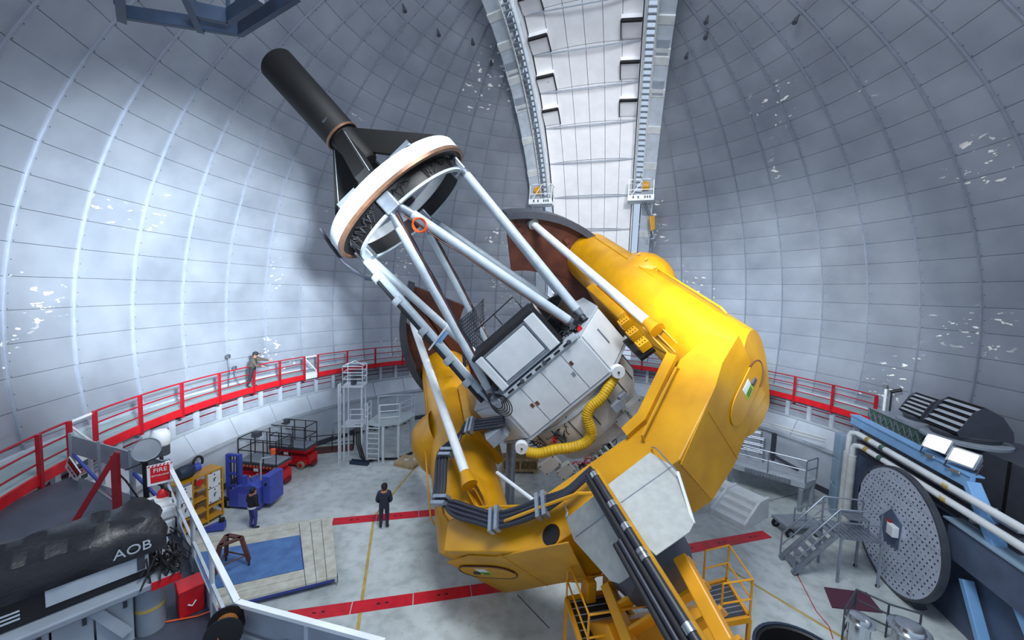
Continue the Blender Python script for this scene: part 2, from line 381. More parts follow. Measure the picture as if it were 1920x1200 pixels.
        g = G(); g.path([(hk[0]+.05+.17*math.sin(t), hk[1], hk[2]-.12-.17*math.cos(t)) for t in np.linspace(-2.4, 2.6, 12)]+[(hk[0]+.06, hk[1], hk[2]+.3)], .045, 6); g.make('hook', CHROME, ck)
text('2', .5, Fr(slitp(-2.15, math.radians(62.6), 15.66), SX, nrm(np.cross(SX, -nrm(slitp(0, math.radians(62), 1)-V3(0, 0, ZC)))), -nrm(slitp(0, math.radians(62), 1)-V3(0, 0, ZC))), DGREY, shut)
for q in ((755, 8), (820, 55), (885, 72), (1328, 30), (1498, 28), (1290, 98), (920, 112), (1327, 60)):   # small lamps on the ribs
    c = atsph(q[0], q[1], 15.85); n = nrm(V3(0, 0, ZC)-c); lf = thing('dome_lamp', 'small dark bracket lamp fixed to a rib of the dome ceiling', 'lamp', c, 'bracket lamps on the dome ribs')
    g = G(); g.cyl(c, c+n*.15, .04, n=6); g.make('bracket', DGREY, lf); g = G(); g.cyl(c+n*.12, c+n*.28+V3(0, 0, -.08), .06, .1, n=8); g.make('shade', DGREY, lf)
bxp = slitp(1.9, math.radians(12), 15.75); fr = Fr(bxp, SX, SY, (0, 0, 1))
for j in (0, 1):
    eb = thing('electrical_box', 'white electrical cabinet at the foot of the shutter behind the yellow arm', 'cabinet', fr(j*.62, 0, 0), 'twin electrical cabinets on the shutter')
    g = G(fr); g.box(j*.62, j*.62+.55, -.25, 0, 0, 1.0); g.make('body', LGREY, eb, bevel=.015); g = G(fr); g.box(j*.62+.05, j*.62+.5, -.27, -.25, .05, .95); dr = g.make('door', WHITE, eb); g = G(fr); g.box(j*.62+.12, j*.62+.3, -.285, -.27, .6, .7); g.make('label_plate', DGREY, dr)
# ================================================================ FLOOR, WALKWAY, RING WALL
def floormat():
    m = bpy.data.materials.new('painted_concrete'); m.use_nodes = True; nt = m.node_tree; N = nt.nodes; L = nt.links; b = N['Principled BSDF']
    ge = N.new('ShaderNodeNewGeometry'); prev = None
    def nz(sc, lo, hi, c1, c2, det=6):
        n = N.new('ShaderNodeTexNoise'); n.inputs['Scale'].default_value = sc; n.inputs['Detail'].default_value = det; L.new(ge.outputs['Position'], n.inputs['Vector'])
        r = N.new('ShaderNodeValToRGB'); r.color_ramp.elements[0].position = lo; r.color_ramp.elements[1].position = hi; r.color_ramp.elements[0].color = (*lin(c1), 1); r.color_ramp.elements[1].color = (*lin(c2), 1); L.new(n.outputs['Fac'], r.inputs[0]); return r
    a = nz(.35, .35, .65, (176, 184, 184), (206, 213, 214)); c = nz(2.5, .3, .55, (196, 198, 196), (255, 255, 255)); d = nz(9, .22, .36, (140, 140, 140), (255, 255, 255))
    for x, y in ((a, c), (None, d)):
        mx = N.new('ShaderNodeMix'); mx.data_type = 'RGBA'; mx.blend_type = 'MULTIPLY'; mx.inputs[0].default_value = .6
        L.new((x.outputs[0] if x else prev.outputs[2]), mx.inputs[6]); L.new(y.outputs[0], mx.inputs[7]); prev = mx
    L.new(prev.outputs[2], b.inputs['Base Color']); b.inputs['Roughness'].default_value = .38
    return m
FLOOR = floormat()
g = G(); n = 96
g.add([(16.2*math.sin(2*math.pi*i/n), 16.2*math.cos(2*math.pi*i/n), 0) for i in range(n)]+[(16.2*math.sin(2*math.pi*i/n), 16.2*math.cos(2*math.pi*i/n), -.3) for i in range(n)], [tuple(range(n)), tuple(range(2*n-1, n-1, -1))]+[(i, (i+1) % n, n+(i+1) % n, n+i) for i in range(n)])
flo = struct(g.make('floor', FLOOR))
def pz(x, y, z=0): return atz(x, y, z)
REDFL = mat('red_floor_paint', (214, 26, 44), .4, 0, .25, 3, rgb2=(186, 20, 40)); YLINE = mat('yellow_floor_line', (196, 170, 96), .6, 0, .3, 3)
def strip(a0, a1, b0, b1, n, nm='red_floor_plate', m=REDFL, t=.012):   # quads between edge a (a0->a1) and edge b
    a0, a1, b0, b1 = map(lambda v: V3(v[0], v[1], 0), (a0, a1, b0, b1))
    for i in range(n):
        f0, f1 = i/n+.002, (i+1)/n-.002; q = [a0+(a1-a0)*f0, a0+(a1-a0)*f1, b0+(b1-b0)*f1, b0+(b1-b0)*f0]
        g = G(); g.hexa(q+[v+V3(0, 0, t) for v in q]); pl = g.make(nm, m, flo)
        if n > 1:
            c = sum(q)/4; u = nrm(a1-a0); h = G()
            for s in (-.12, .12): h.cbox(c+u*s+V3(0, 0, t+.001), .1, .05, .004)
            h.make('lift_slot', BLACK, pl)
strip((-8.53, .25), (-3.6, 1.31), (-8.4, -.2), (-3.5, .86), 3)
strip((-7.75, -4.12), (-.9, -2.58), (-7.65, -4.55), (-.8, -3.0), 4)
strip((4.6, -.85), (8.96, .36), (4.7, -1.3), (9.05, -.07), 3)
strip((-5.9, 5.0), (-4.6, 2.2), (-5.45, 5.1), (-4.15, 2.3), 1)
for a, b in (((-6.95, .45), (-5.35, -5.2)), ((-6.95, .45), (-6.4, 4.9)), ((6.1, -1.6), (8.6, -5.2)), ((8.6, -5.2), (8.7, -7))):
    a, b = V3(*a, 0), V3(*b, 0); u = nrm(V3(-(b-a)[1], (b-a)[0], 0))*.05
    strip(a-u, b-u, a+u, b+u, 1, 'yellow_floor_line', YLINE, .004)
for a, b in (((970, 1115), (1030, 1178)), ((1390, 952), (1510, 922))):
    a, b = atz(*a, 0), atz(*b, 0); u = nrm(V3(-(b-a)[1], (b-a)[0], 0))*.015
    strip(a-u, b-u, a+u, b+u, 1, 'floor_joint', SEAM, .003)
RW, ZW = 14.27, 4.2
def cyl(az, r, z): return V3(r*math.sin(az), r*math.cos(az), z)
A0, A1 = math.radians(-128), math.radians(118)
def band(name, prof, m, a0=A0, a1=A1, n=110, parent=None, th=None):
    """ring band: profile is a list of (r, z) points closed into a loop"""
    g = G(); k = len(prof)
    for i in range(n+1):
        a = a0+(a1-a0)*i/n; g.v += [cyl(a, r, z) for r, z in prof]
    for i in range(n):
        g.f += [(i*k+j, i*k+(j+1) % k, (i+1)*k+(j+1) % k, (i+1)*k+j) for j in range(k)]
    g.f += [tuple(range(k)), tuple(range(n*k, n*k+k))]
    return g.make(name, m, parent)
WALL = mat('wall_panel_paint', (196, 204, 216), .45, .1, .14, 1.2, .04); SID = mat('siding_paint', (170, 176, 190), .5, .1, .2, 2.5)
lw = sroot('wall_ring')
band('lower_wall', [(14.55, 0), (14.55, 2.12), (14.7, 2.12), (14.7, 0)], WALL, parent=lw)
band('foot_band', [(14.5, 0), (14.5, .28), (14.56, .28), (14.56, 0)], DGREY, parent=lw)
band('ledge', [(14.38, 2.1), (14.38, 2.24), (14.75, 2.24), (14.75, 2.1)], LGREY, parent=lw)
step = math.radians(8.2)
for i in range(30):   # sloped panels
    a0, a1 = A0+i*step+.001, A0+(i+1)*step-.001
    am = (a0+a1)/2; g = G(); P = []
    for r, z in ((14.48, 2.24), (15.02, 3.12)): P += [[cyl(a, r, z) for a in (a0, am, a1)]]
    o_ = V3(0, 0, .0)
    for s in (0, 1):
        q = [P[0][s], P[0][s+1], P[1][s+1], P[1][s]]; nn = nrm(np.cross(q[1]-q[0], q[3]-q[0])); g.hexa(q+[v+nn*(.06 if nn[:2]@q[0][:2] > 0 else -.06) for v in q])
    g.make('sloped_panel', WALL, lw)
band('panel_backing', [(14.56, 2.2), (15.1, 3.12), (15.3, 3.12), (15.3, 2.2)], SEAM, parent=lw)
band('siding_rail', [(14.9, 3.08), (14.9, 3.2), (15.1, 3.2), (15.1, 3.08)], LGREY, parent=lw)
band('upper_siding', [(15.05, 3.1), (15.05, 4.25), (15.2, 4.25), (15.2, 3.1)], SID, parent=lw)
for j in range(7): band('siding_rib', [(15.0, 3.27+j*.13), (15.0, 3.31+j*.13), (15.07, 3.31+j*.13), (15.07, 3.27+j*.13)], SID if j % 2 else DRED if j in (2, 4) else SID, parent=lw)
for i in range(58):
    a = A0+math.radians(2.1)+i*math.radians(4.1); c = Fr(cyl(a, 14.95, 3.15), (math.cos(a), -math.sin(a), 0), (math.sin(a), math.cos(a), 0)); g = G(c); g.box(-.09, .09, -.06, .06, 0, 1.05); g.make('siding_post', WALL, lw)
# base sill of the dome behind the walkway
band('dome_sill', [(15.55, 3.6), (15.55, 4.5), (16.1, 4.5), (16.1, 3.6)], LGREY, parent=lw)
# walkway
wk = thing('ring_walkway', 'grey ring walkway with red edge beam and red tube railing round the dome', 'walkway')
DECK = mat('walkway_deck', (150, 164, 166), .6, 0, .2, 1.5, .05)
band('deck', [(RW+.02, 4.36), (RW+.02, 4.42), (15.6, 4.42), (15.6, 4.36)], DECK, A0, math.radians(84.2), 100, wk)
gates = [(-107.5, -104.0), (-64.9, -61.6)]
posts = [-118.5, -111.45, -107.54, -104.02, -97.23, -90.25, -83.3, -76.3, -70.6, -64.9, -61.65, -54.2, -46.7, -39.0, -31, -23, -15, -7, 1, 9, 17, 25, 33, 41, 48.7, 56, 63.3, 69.44, 76.64, 83.96]
isgate = lambda a, b: any(abs(a-x) < .2 and abs(b-y) < .2 for x, y in gates)
for a, b in zip(posts, posts[1:]):
    ra, rb = math.radians(a), math.radians(b); gt = isgate(a, b); n = 4
    if not gt:
        band('edge_beam', [(RW-.06, ZW-.02), (RW-.06, ZW+.26), (RW, ZW+.26), (RW, ZW-.02)], RED, ra, rb, n, wk)
        for z in (4.72, 5.08, 5.45):
            g = G(); g.path([cyl(ra+(rb-ra)*i/n, RW, z) for i in range(n+1)], .025 if z < 5.4 else .03, 6); g.make('rail', RAILR, wk)
    else:
        band('gate_sill', [(RW-.06, ZW-.02), (RW-.06, ZW+.26), (RW, ZW+.26), (RW, ZW-.02)], WHITE, ra, rb, n, wk)
        g = G(); p0, p1 = cyl(ra, RW, 0), cyl(rb, RW, 0)
        for z0, z1 in ((5.42, 5.42), (4.5, 4.5), (5.42, 4.5)): g.beam(p0+V3(0, 0, z0), p1+V3(0, 0, z1), .05, .05)
        g.beam(p0+V3(0, 0, 4.4), p0+V3(0, 0, 5.45), .05, .05); g.beam(p1+V3(0, 0, 4.4), p1+V3(0, 0, 5.45), .05, .05); g.make('gate', WHITE, wk)
for a in posts:
    g = G(Fr(cyl(math.radians(a), RW, 0), (math.cos(math.radians(a)), -math.sin(math.radians(a)), 0), (math.sin(math.radians(a)), math.cos(math.radians(a)), 0)))
    g.box(-.05, .05, -.09, -.01, 4.1, 5.48); g.make('post', RAILR, wk); 
    g = G(Fr(cyl(math.radians(a), RW, 0), (math.cos(math.radians(a)), -math.sin(math.radians(a)), 0), (math.sin(math.radians(a)), math.cos(math.radians(a)), 0)))
    g.prism([(-.04, -.05, 4.12), (-.04, .75, 4.12), (-.04, .75, 4.3), (-.04, -.05, 4.3)], (.08, 0, 0)); g.make('bracket', DGREY, wk)
# ---------------------------------------------------------------- steel platform under the dome crown, upper left
pf = thing('dome_platform', 'dark blue steel platform frame hanging under the crown of the dome', 'platform', atz(340, 40, 14.5))
Zp = 14.5; Q = lambda x, y: atz(x, y, Zp)
g = G(); a, b, c = Q(225, 22), Q(450, 56), Q(560, -15); g.beam(a, b, .1, .24); g.make('main_beam', NAVY, pf, bevel=.01)
g = G(); g.beam(b, c, .1, .26); g.make('stair_beam', NAVY, pf, bevel=.01)
g = G(); g.beam(Q(228, 28), Q(222, -30), .14, .3); g.make('end_beam', NAVY, pf)
g = G(); g.beam(Q(345, -20), Q(376, 48), .12, .3); g.make('cross_beam', NAVY, pf)
g = G(); g.beam(Q(357, 17), Q(428, 32), .1, .26); g.beam(Q(428, 32), Q(490, -10), .1, .26); g.make('inner_beam', NAVY, pf)
g = G(); g.beam(a+V3(0, 0, .1), a+V3(0, 0, 3.5), .12, .12, (0, 1, 0)); g.make('hanger_post', NAVY, pf)
for f in (.05, .17, .29, .41, .53, .65, .77, .89):
    q = b+(c-b)*f+V3(0, 0, .05); w_ = nrm(np.cross(c-b, (0, 0, 1)))*-.35; g = G(); g.beam(q, q+w_+V3(0, 0, .3), .2, .03); g.make('tread', LGREY, pf)
g = G()
for x in (428, 445): g.beam(Q(x, 30), Q(x, 30)+V3(0, 0, 2), .05, .05, (0, 1, 0))
g.make('upright', NAVY, pf)
# ================================================================ TELESCOPE YOKE (polar frame: d across the fork, p along the polar axis, o out of the fork)
def frame(phi, th, EL=math.radians(19.8)):
    p = V3(math.sin(phi)*math.cos(EL), math.cos(phi)*math.cos(EL), math.sin(EL)); e = nrm(np.cross(p, (0, 0, 1))); n = np.cross(e, p)
    return p, e*math.cos(th)+n*math.sin(th), -e*math.sin(th)+n*math.cos(th)
X0 = V3(-.655, -.05, 6.97); pp, dd, oo = frame(-.230, .749)
YF = Fr(X0, dd, pp, oo)                 # yoke coordinates (d, p, o)
def onO(x, y, c): q = atplane(x, y, X0+c*oo, oo)-X0; return (q@dd, q@pp, q@oo)
def onP(x, y, c): q = atplane(x, y, X0+c*pp, pp)-X0; return (q@dd, q@pp, q@oo)
yk = thing('telescope_yoke', 'huge yellow fork yoke of the telescope with brown horseshoe plate and black cable bundle', 'telescope mount', YF(0, -6, -2))
co = lambda t: -1.0+.1*t                # arm axis drifts in o along p
AR, AD = 1.2, 4.62
pend = lambda x: -5.1-(4.8-abs(x))*.56 if abs(x) < 4.8 else -5.1+(abs(x)-4.8)*.95  # sloping south end plates
for s in (-1, 1):
    g = G(YF); n = 40; ts = [4.7, 3.5, 2, 0, -2, -3.6]
    for t in ts+[None]:
        for i in range(n):
            a = 2*math.pi*i/n; x = AD+AR*math.cos(a); z = AR*math.sin(a)
            t_ = pend(x) if t is None else t
            g.v.append(YF(s*x, t_, co(t_)+z))
    m_ = len(ts)+1
    g.f = [(k*n+i, k*n+(i+1) % n, (k+1)*n+(i+1) % n, (k+1)*n+i) for k in range(m_-1) for i in range(n)]+[((m_-1)*n+i, (m_-1)*n+(i+1) % n, m_*n) for i in range(n)]; g.v.append(YF(s*4.8, -5.1, co(-5.1)))
    arm = g.make('arm_tube', YEL, yk, smooth=True)
    # declination bearing dome outside the arm
    g = G(YF); g.lathe((s*5.55, .35 if s < 0 else .9, -1.0), (s, 0, 0), [(a*(1.15 if s < 0 else 1), b+(.2 if s < 0 else 0)) for a, b in ((1.25, -.8), (1.22, -.1), (1.1, .25), (.8, .55), (.35, .75), (0, .8))], 28); b_ = g.make('bearing_cover', YEL, arm, smooth=True)
    g = G(YF)
    for i in range(16):
        a = 2*math.pi*i/16; g.cyl((s*5.5, (.35 if s < 0 else .9)+1.24*math.cos(a), -1+1.24*math.sin(a)), (s*5.62, (.35 if s < 0 else .9)+1.24*math.cos(a), -1+1.24*math.sin(a)), .035, n=6)
    g.make('bolt', YEL, b_, kind='stuff')
    # long weld seam rib and hand rail along the arm
    g = G(YF); ang = math.radians(62); xx = s*(AD+AR*1.0*math.cos(ang)); g.path([(xx, t, co(t)+AR*math.sin(ang)+.02) for t in np.linspace(4.6, -.6, 12)], .022, 5); g.make('weld_seam', YEL, arm)
    g = G(YF); ang = math.radians(48); xr = s*(AD+(AR+.16)*math.cos(ang)); zr = (AR+.16)*math.sin(ang); g.path([(xr, -.2, co(-.2)+zr-.16), (xr, -.3, co(-.3)+zr)]+[(xr, t, co(t)+zr) for t in np.linspace(-.6, -3.4, 6)]+[(xr, -3.55, co(-3.5)+zr-.16)], .03, 6); g.make('hand_rail', YEL, arm)
    # stiffening collar on inside of arm toward the tube (declination housing)
    g = G(YF); g.prism([(s*3.6, -1.6, -1.9), (s*3.6, 2.3, -1.6), (s*3.6, 1.6, .1), (s*3.6, -1.0, -.1)], (-s*.35, 0, 0)); g.make('bearing_housing', YEL, arm, bevel=.05)
# cross beam at the south end: prism of the plan outline
g = G(YF); out = [(4.55, -4.3), (4.75, pend(4.75)+.02), (1.85, -6.76), (-1.85, -6.76), (-4.75, pend(4.75)+.02), (-4.55, -4.3), (-3.5, -4.45), (-1.8, -5.5), (1.8, -5.5), (3.5, -4.45)]
g.prism([(x, y, -1.95) for x, y in out], (0, 0, 2.0)); xb = g.make('cross_beam', YEL, yk, bevel=.03)
for s in (-1, 1):
    # raised web frame on the front face, recessed field between
    if s > 0: g = G(YF); g.prism([(s*3.5, -4.4, .05), (s*1.8, -5.5, .05), (s*1.2, -5.58, .05), (s*1.2, -5.3, .05), (s*1.75, -5.2, .05), (s*3.4, -4.1, .05)], (0, 0, .14)); g.make('edge_plate', YEL, xb)
    g = G(YF); g.path([(s*3.3, -4.7, .05), (s*3.25, -4.75, .2), (s*1.5, -5.85, .2), (s*1.45, -5.9, .05)], .035, 6); g.make('grab_rail', YEL, xb)
    # south end plate with oval hatch and warning label
    nn = nrm(V3(s*.56, -1, 0)); u = nrm(V3(s*-1, -.56, 0))
    ef = Fr(YF(s*4.45, pend(4.45), -1.2), u@YF.M, oo, nn@YF.M)
    ep = [atplane(x, y, ef.O, ef.M[2]) for x, y in (((1383, 628), (1433, 740), (1412, 778), (1375, 870), (1333, 937), (1275, 870), (1340, 722), (1352, 680)) if s > 0 else ((838, 1052), (945, 1110), (975, 1105), (1100, 1082), (1066, 1015), (930, 1042), (880, 1040)))]
    g = G(); g.prism(ep, ef.M[2]*.03); g.make('end_plate', YEL, yk)
    ef = Fr(ef(0, 0, .03), *ef.M)
    g = G(ef); pts = [(.62*math.cos(t)+(.35 if math.cos(t) > 0 else -.35)*1.0, .42*math.sin(t), .01) for t in np.linspace(0, 2*math.pi, 25)[:-1]]
    g.prism([(x+.25, y, z) for x, y, z in pts], (0, 0, .03)); ht = g.make('hatch', YEL, yk, bevel=.01)
    g = G(ef); g.path([(x+.25, y, .035) for x, y, z in [(a*1.02, b*1.02, c) for a, b, c in pts][(7 if s > 0 else 0):(18 if s > 0 else 24)]], .022, 5); g.make('hatch_rim', BROWN, ht)
    g = G(ef); g.box(.0, .36, .06, .26, .04, .05); g.make('white_label', WHITE, ht); g = G(ef); g.box(.0, .36, -.16, .06, .04, .05); g.make('green_label', mat('green_label', (150, 210, 60), .5), ht)
    for q in range(3): g = G(ef); g.box(.04, .32, -.12+q*.06, -.095+q*.06, .05, .055); g.make('label_print', BLACK, ht)
    g = G(ef); g.box(-.22, -.02, -.05, .05, .04, .09); g.make('latch', DGREY, ht)
    g = G(ef); g.box(1.62, 1.64, -1.0, 1.15, 0, .012); g.make('weld_seam', YEL, yk)
# round hole and tab on the cross beam
c = onO(1033, 1002, .06); g = G(YF); g.lathe((c[0], c[1], .052), (0, 0, 1), [(0, .004), (.19, .004), (.2, .02), (.23, .02), (.24, 0)], 24); g.make('port_hole', BLACK, xb)
# ---- horseshoe
hc = (-.3, -1.13); HR = 5.8; g = G(YF)
ang0, ang1 = math.atan2(2.72+0.45, 4.05+1.13), math.atan2(-2.9+.3, 4.1+1.13)   # tips measured from +o
def hs(a, r, t): return (hc[0]+r*math.sin(a), t, hc[1]+r*math.cos(a))
aR, aL = math.radians(30), math.radians(-26); span = np.linspace(aR, 2*math.pi+aL, 72)
for nm, m_, r0, r1, t0, t1 in (('horseshoe_rim', DGREY, HR-.3, HR, 4.25, 5.3), ('horseshoe_plate', BROWN, 3.0, HR-.28, 4.72, 4.9)):
    g = G(YF)
    for a in span:
        for r, t in ((r0, t0), (r1, t0), (r1, t1), (r0, t1)): g.v.append(YF(*hs(a, r, t)))
    k = len(span); g.f = [(i*4+j, i*4+(j+1) % 4, (i+1)*4+(j+1) % 4, (i+1)*4+j) for i in range(k-1) for j in range(4)]+[(0, 1, 2, 3), (4*k-4, 4*k-3, 4*k-2, 4*k-1)]
    hp = g.make(nm, m_, yk, smooth=True)
# straight brown side plates from horseshoe tips down to the opening
for s, x0 in ((1, 2.5), (-1, -3.05)):
    g = G(YF); a = aR if s > 0 else aL; tip = hs(a, HR-.05, 4.72)
    g.prism([(tip[0], 4.7, tip[2]), (x0, 4.7, tip[2]-.2), (x0+s*.15, 4.7, .2), (x0+s*.9, 4.7, -1.2), (hs(a+s*.35, HR-.25, 0)[0], 4.7, hs(a+s*.35, HR-.25, 0)[2])], (0, .22, 0)); g.make('tip_plate', BROWN, yk)
    g = G(YF); g.box(min(x0, x0+s*.1), max(x0, x0+s*.1), 4.3, 5.3, tip[2]-1.5, tip[2]-.1); g.make('tip_flange', BROWN, yk)
    g = G(YF)
    for t in (.12, .3, .6): h_ = hs(a+s*t, HR-.9, 4.68); g.cbox(h_, .22, .1, .3)
    g.make('stop_block', BROWN, yk, kind='stuff')
# ---- white brace poles from the horseshoe to brackets on the arms
for s, (q0, q1) in ((1, ((1000, 420), (1213, 603))), (-1, ((772, 600), (872, 886)))):
    P0 = YF(*onP(*q0, 4.6)); A = YF(s*AD, 0, 0)
    P1 = YF(*(onO(q1[0], q1[1], .25)))
    g = G(); g.cyl(P0, P1, .155, n=20); bp = g.make('brace_pole', WHITE, yk, smooth=True); t = nrm(P1-P0)
    g = G(); g.cyl(P0-t*.12, P0+t*.05, .25, n=20); g.make('end_flange', LGREY, bp)
    g = G(); g.cyl(P1-t*.02, P1+t*.45, .16, .26, n=20); bk = g.make('pole_bracket', YEL, yk, smooth=True)
    n_ = nrm(np.cross(t, oo)); b2 = nrm(np.cross(n_, t))
    for w_ in (n_*.19, -n_*.19, -b2*.12): g = G(); g.prism([P1+w_+t*.05, P1+w_+t*1.0-oo*.38, P1+w_*1.5-oo*.55+t*.2], n_*.03); g.make('gusset', YEL, bk)
# ---- cable bundle looping round the left arm and across the beam
base = [(945, 790), (893, 797), (872, 802), (850, 830), (830, 852), (826, 905), (824, 940), (850, 953), (890, 966), (925, 975), (965, 968), (1015, 948), (1060, 925), (1095, 895), (1110, 882)]
for j in range(4):
    pts = []
    for i, (x, y) in enumerate(base):
        t = i/(len(base)-1); ox = (10*(j-1.5)) if 3 <= i <= 6 else 0; oy = 0 if 3 <= i <= 6 else 8.5*(j-1.5)*(1 if i > 6 else -.6)
        if i > 11: oy *= .4
        c = onO(x+ox*(.8 if i > 6 else .55), y+oy, .42 if i > 7 else .36); pts.append(YF(*c))
    def smooth(P, n=4):
        out = []
        for i in range(len(P)-1):
            a, b, c, d_ = P[max(i-1, 0)], P[i], P[i+1], P[min(i+2, len(P)-1)]
            for k in range(n):
                u = k/n; out.append(.5*((2*b)+(-a+c)*u+(2*a-5*b+4*c-d_)*u*u+(-a+3*b-3*c+d_)*u**3))
        return out+[P[-1]]
    g = G(); g.path(smooth(pts), .062, 8); cb = g.make('cable_run', CABLE, yk, smooth=True)
for (x, y), ax in (((882, 798), 0), ((838, 848), 1), ((826, 938), 1), ((928, 974), 0), ((1016, 947), 0)):
    c = YF(*onO(x, y, .44)); u = YF(*onO(x+10, y-(4 if ax == 0 else 0), .44))-c; u = nrm(u)
    for k in (-1, 1):
        g = G(); v = nrm(np.cross(oo, u)); W_ = v if ax == 0 else u; K_ = u if ax == 0 else v
        g.beam(c+K_*k*.09-W_*.3, c+K_*k*.09+W_*.3, .1, .22, oo); g.make('cable_clamp', STEEL, yk)
# handrail tube across beam below the cables
g = G(); g.path([YF(*onO(x, y, z)) for x, y, z in ((933, 998, .06), (926, 985, .35), (960, 972, .5), (1030, 945, .5), (1085, 925, .5), (1110, 925, .3))], .04, 6); g.make('grab_rail', YEL, yk)
g = G(); g.path([YF(*onO(x, y, z)) for x, y, z in ((811, 895, -.2), (822, 905, .1), (832, 965, .1), (848, 988, -.2))], .04, 6); g.make('grab_rail', YEL, yk)

# perforated yellow drive brackets between right arm and tube
for x, y in ((1172, 606), (1188, 626), (1206, 646)):
    c = onO(x, y, .25); g = G(YF); g.cbox(c, .34, .3, .3); db = g.make('drive_bracket', YEL, yk, bevel=.02); g = G(YF)
    for i in (-.09, 0, .09):
        for j in (-.08, .08): g.cyl((c[0]+i, c[1]+j, c[2]+.15), (c[0]+i, c[1]+j, c[2]+.156), .025, n=6)
    g.make('bracket_hole', BLACK, db, kind='stuff')
c = onO(1210, 655, .1); g = G(YF); g.cbox((c[0]-.05, c[1]+.4, c[2]-.1), .5, 1.1, .12); g.make('bracket_base', BLACK, yk)
# ================================================================ TELESCOPE TUBE (frame: d across, m along the optical axis, w toward the south)
_al = .328; _mo = oo*math.cos(_al)+pp*math.sin(_al); _RC = X0-.26*dd+7.28*_mo; XT = X0+.15*dd
mm = nrm(_RC-XT); d2 = nrm(dd-(dd@mm)*mm); ww = np.cross(d2, mm)
if ww@(C-XT) < 0: ww = -ww
TF = Fr(XT, d2, mm, ww)
def onW(x, y, c): q = atplane(x, y, XT+c*ww, ww)-XT; return (q@d2, q@mm, q@ww)
tb = thing('telescope_tube', 'white open truss telescope tube with black prime focus cylinder pointing up into the dome', 'telescope', TF(0, -4.2, 0))
tube_white = mat('telescope_white', (204, 209, 214), .4, 0, .12, 2, .04)
strut_w = mat('strut_blue_white', (182, 194, 204), .4, 0, .16, 3, .04)
# centre section: eight sided drum
oc = [(1.66, 2.5), (2.75, 1.2), (2.75, -1.2), (1.66, -2.5), (-1.66, -2.5), (-2.85, -1.2), (-2.85, 1.3), (-1.7, 2.5)]
g = G(TF); g.prism([(x, -1.38, z) for x, z in oc], (0, 1.55, 0)); cs = g.make('centre_section', tube_white, tb, bevel=.02)
g = G(TF); g.prism([(x*1.02, -1.44, z*1.02) for x, z in oc], (0, .06, 0)); g.make('lower_flange', LGREY, cs)
g = G(TF); g.prism([(x*1.01, .17, z*1.01) for x, z in oc], (0, .07, 0)); g.make('upper_flange', LGREY, cs)
# four doors on the front, two plates on the right and left diagonal faces
for j in range(4):
    x0, x1 = -1.66+j*.83+.015, -1.66+(j+1)*.83-.015; g = G(TF); g.box(x0, x1, -1.33, .12, 2.5, 2.55); dr = g.make('access_door', tube_white, tb, bevel=.008)
    g = G(TF); xl = x1-.12 if j % 2 == 0 else x0+.02; yy = (-.55, -.6, -.62, -.3)[j]; g.box(xl, xl+.1, yy-.07, yy+.07, 2.55, 2.565); g.make('latch', BROWN if j != 2 else STEEL, dr)
for s, (a, b) in ((1, (oc[0], oc[1])), (-1, (oc[7], oc[6]))):
    a, b = V3(a[0], 0, a[1]), V3(b[0], 0, b[1]); u = (b-a); n_ = nrm(np.cross(u, (0, 1, 0))); n_ = n_ if n_@(a+b) > 0 else -n_
    q = [a+u*.03+V3(0, -1.33, 0), a+u*.97+V3(0, -1.33, 0), a+u*.97+V3(0, .12, 0), a+u*.03+V3(0, .12, 0)]; g = G(TF); g.hexa([tuple(v) for v in q]+[tuple(v+n_*.05) for v in q]); pl = g.make('side_plate', tube_white, tb, bevel=.008)
    g = G(TF); c = a+u*.5+n_*.07; g.box(c[0]-.02, c[0]+.02, -.8, -.2, c[2]-.02, c[2]+.02); g.make('grip', STEEL, pl)
# shelf with dark slots between doors and the mirror cover box
g = G(TF); g.box(-1.6, 1.6, .22, .34, 1.2, 2.62); sf = g.make('shelf', LGREY, tb)
for j in range(7): g = G(TF); x = -1.2+j*.38; g.box(x, x+.22, .25, .32, 2.62, 2.635); g.make('slot', BLACK, sf)
for x in (-1.45, -.6, .3, 1.3): g = G(TF); g.lathe((x, .3, 2.63), (0, 0, 1), [(0, .08), (.07, .08), (.07, 0)], 12); g.make('roller', DGREY, sf)
# mirror cover box with framed panel
g = G(TF); g.hexa([(-1.3, .42, 1.3), (1.08, .42, 1.3), (1.08, 1.75, 1.3), (-1.3, 1.75, 1.3), (-1.3, .42, 2.55), (1.08, .42, 2.55), (1.08, 1.75, 2.5), (-1.3, 1.75, 2.5)]); cb = g.make('mirror_cover_box', LGREY, tb, bevel=.02)
g = G(TF); g.box(-.98, .6, .6, 1.62, 2.5, 2.62); fp = g.make('cover_panel', tube_white, cb, bevel=.02)
g = G(TF); g.path([(-1.02, .55, 2.6), (.65, .55, 2.6), (.65, 1.66, 2.6), (-1.02, 1.66, 2.6)], .035, 4, True); g.make('panel_frame', STEEL, cb)
g = G(TF); g.box(-1.3, -1.03, .44, 1.74, 2.55, 2.66); g.make('side_panel', tube_white, cb, bevel=.03)
g = G(TF); g.box(.68, 1.06, .44, 1.74, 2.55, 2.63); g.make('side_panel', tube_white, cb, bevel=.03)
g = G(TF); g.box(-1.36, 1.1, 1.72, 1.86, 1.2, 2.62); g.make('foam_edge', BLACK, cb, bevel=.03)
g = G(TF); g.box(1.08, 1.2, .4, 1.8, 1.2, 2.5); g.make('foam_edge', BLACK, cb)
# inner well of the tube
g = G(TF); g.lathe((0, .2, 0), (0, 1, 0), [(2.25, 0), (2.25, .9), (2.1, .9), (2.1, .0)], 32); g.make('mirror_shroud', BLACK, tb, smooth=True)
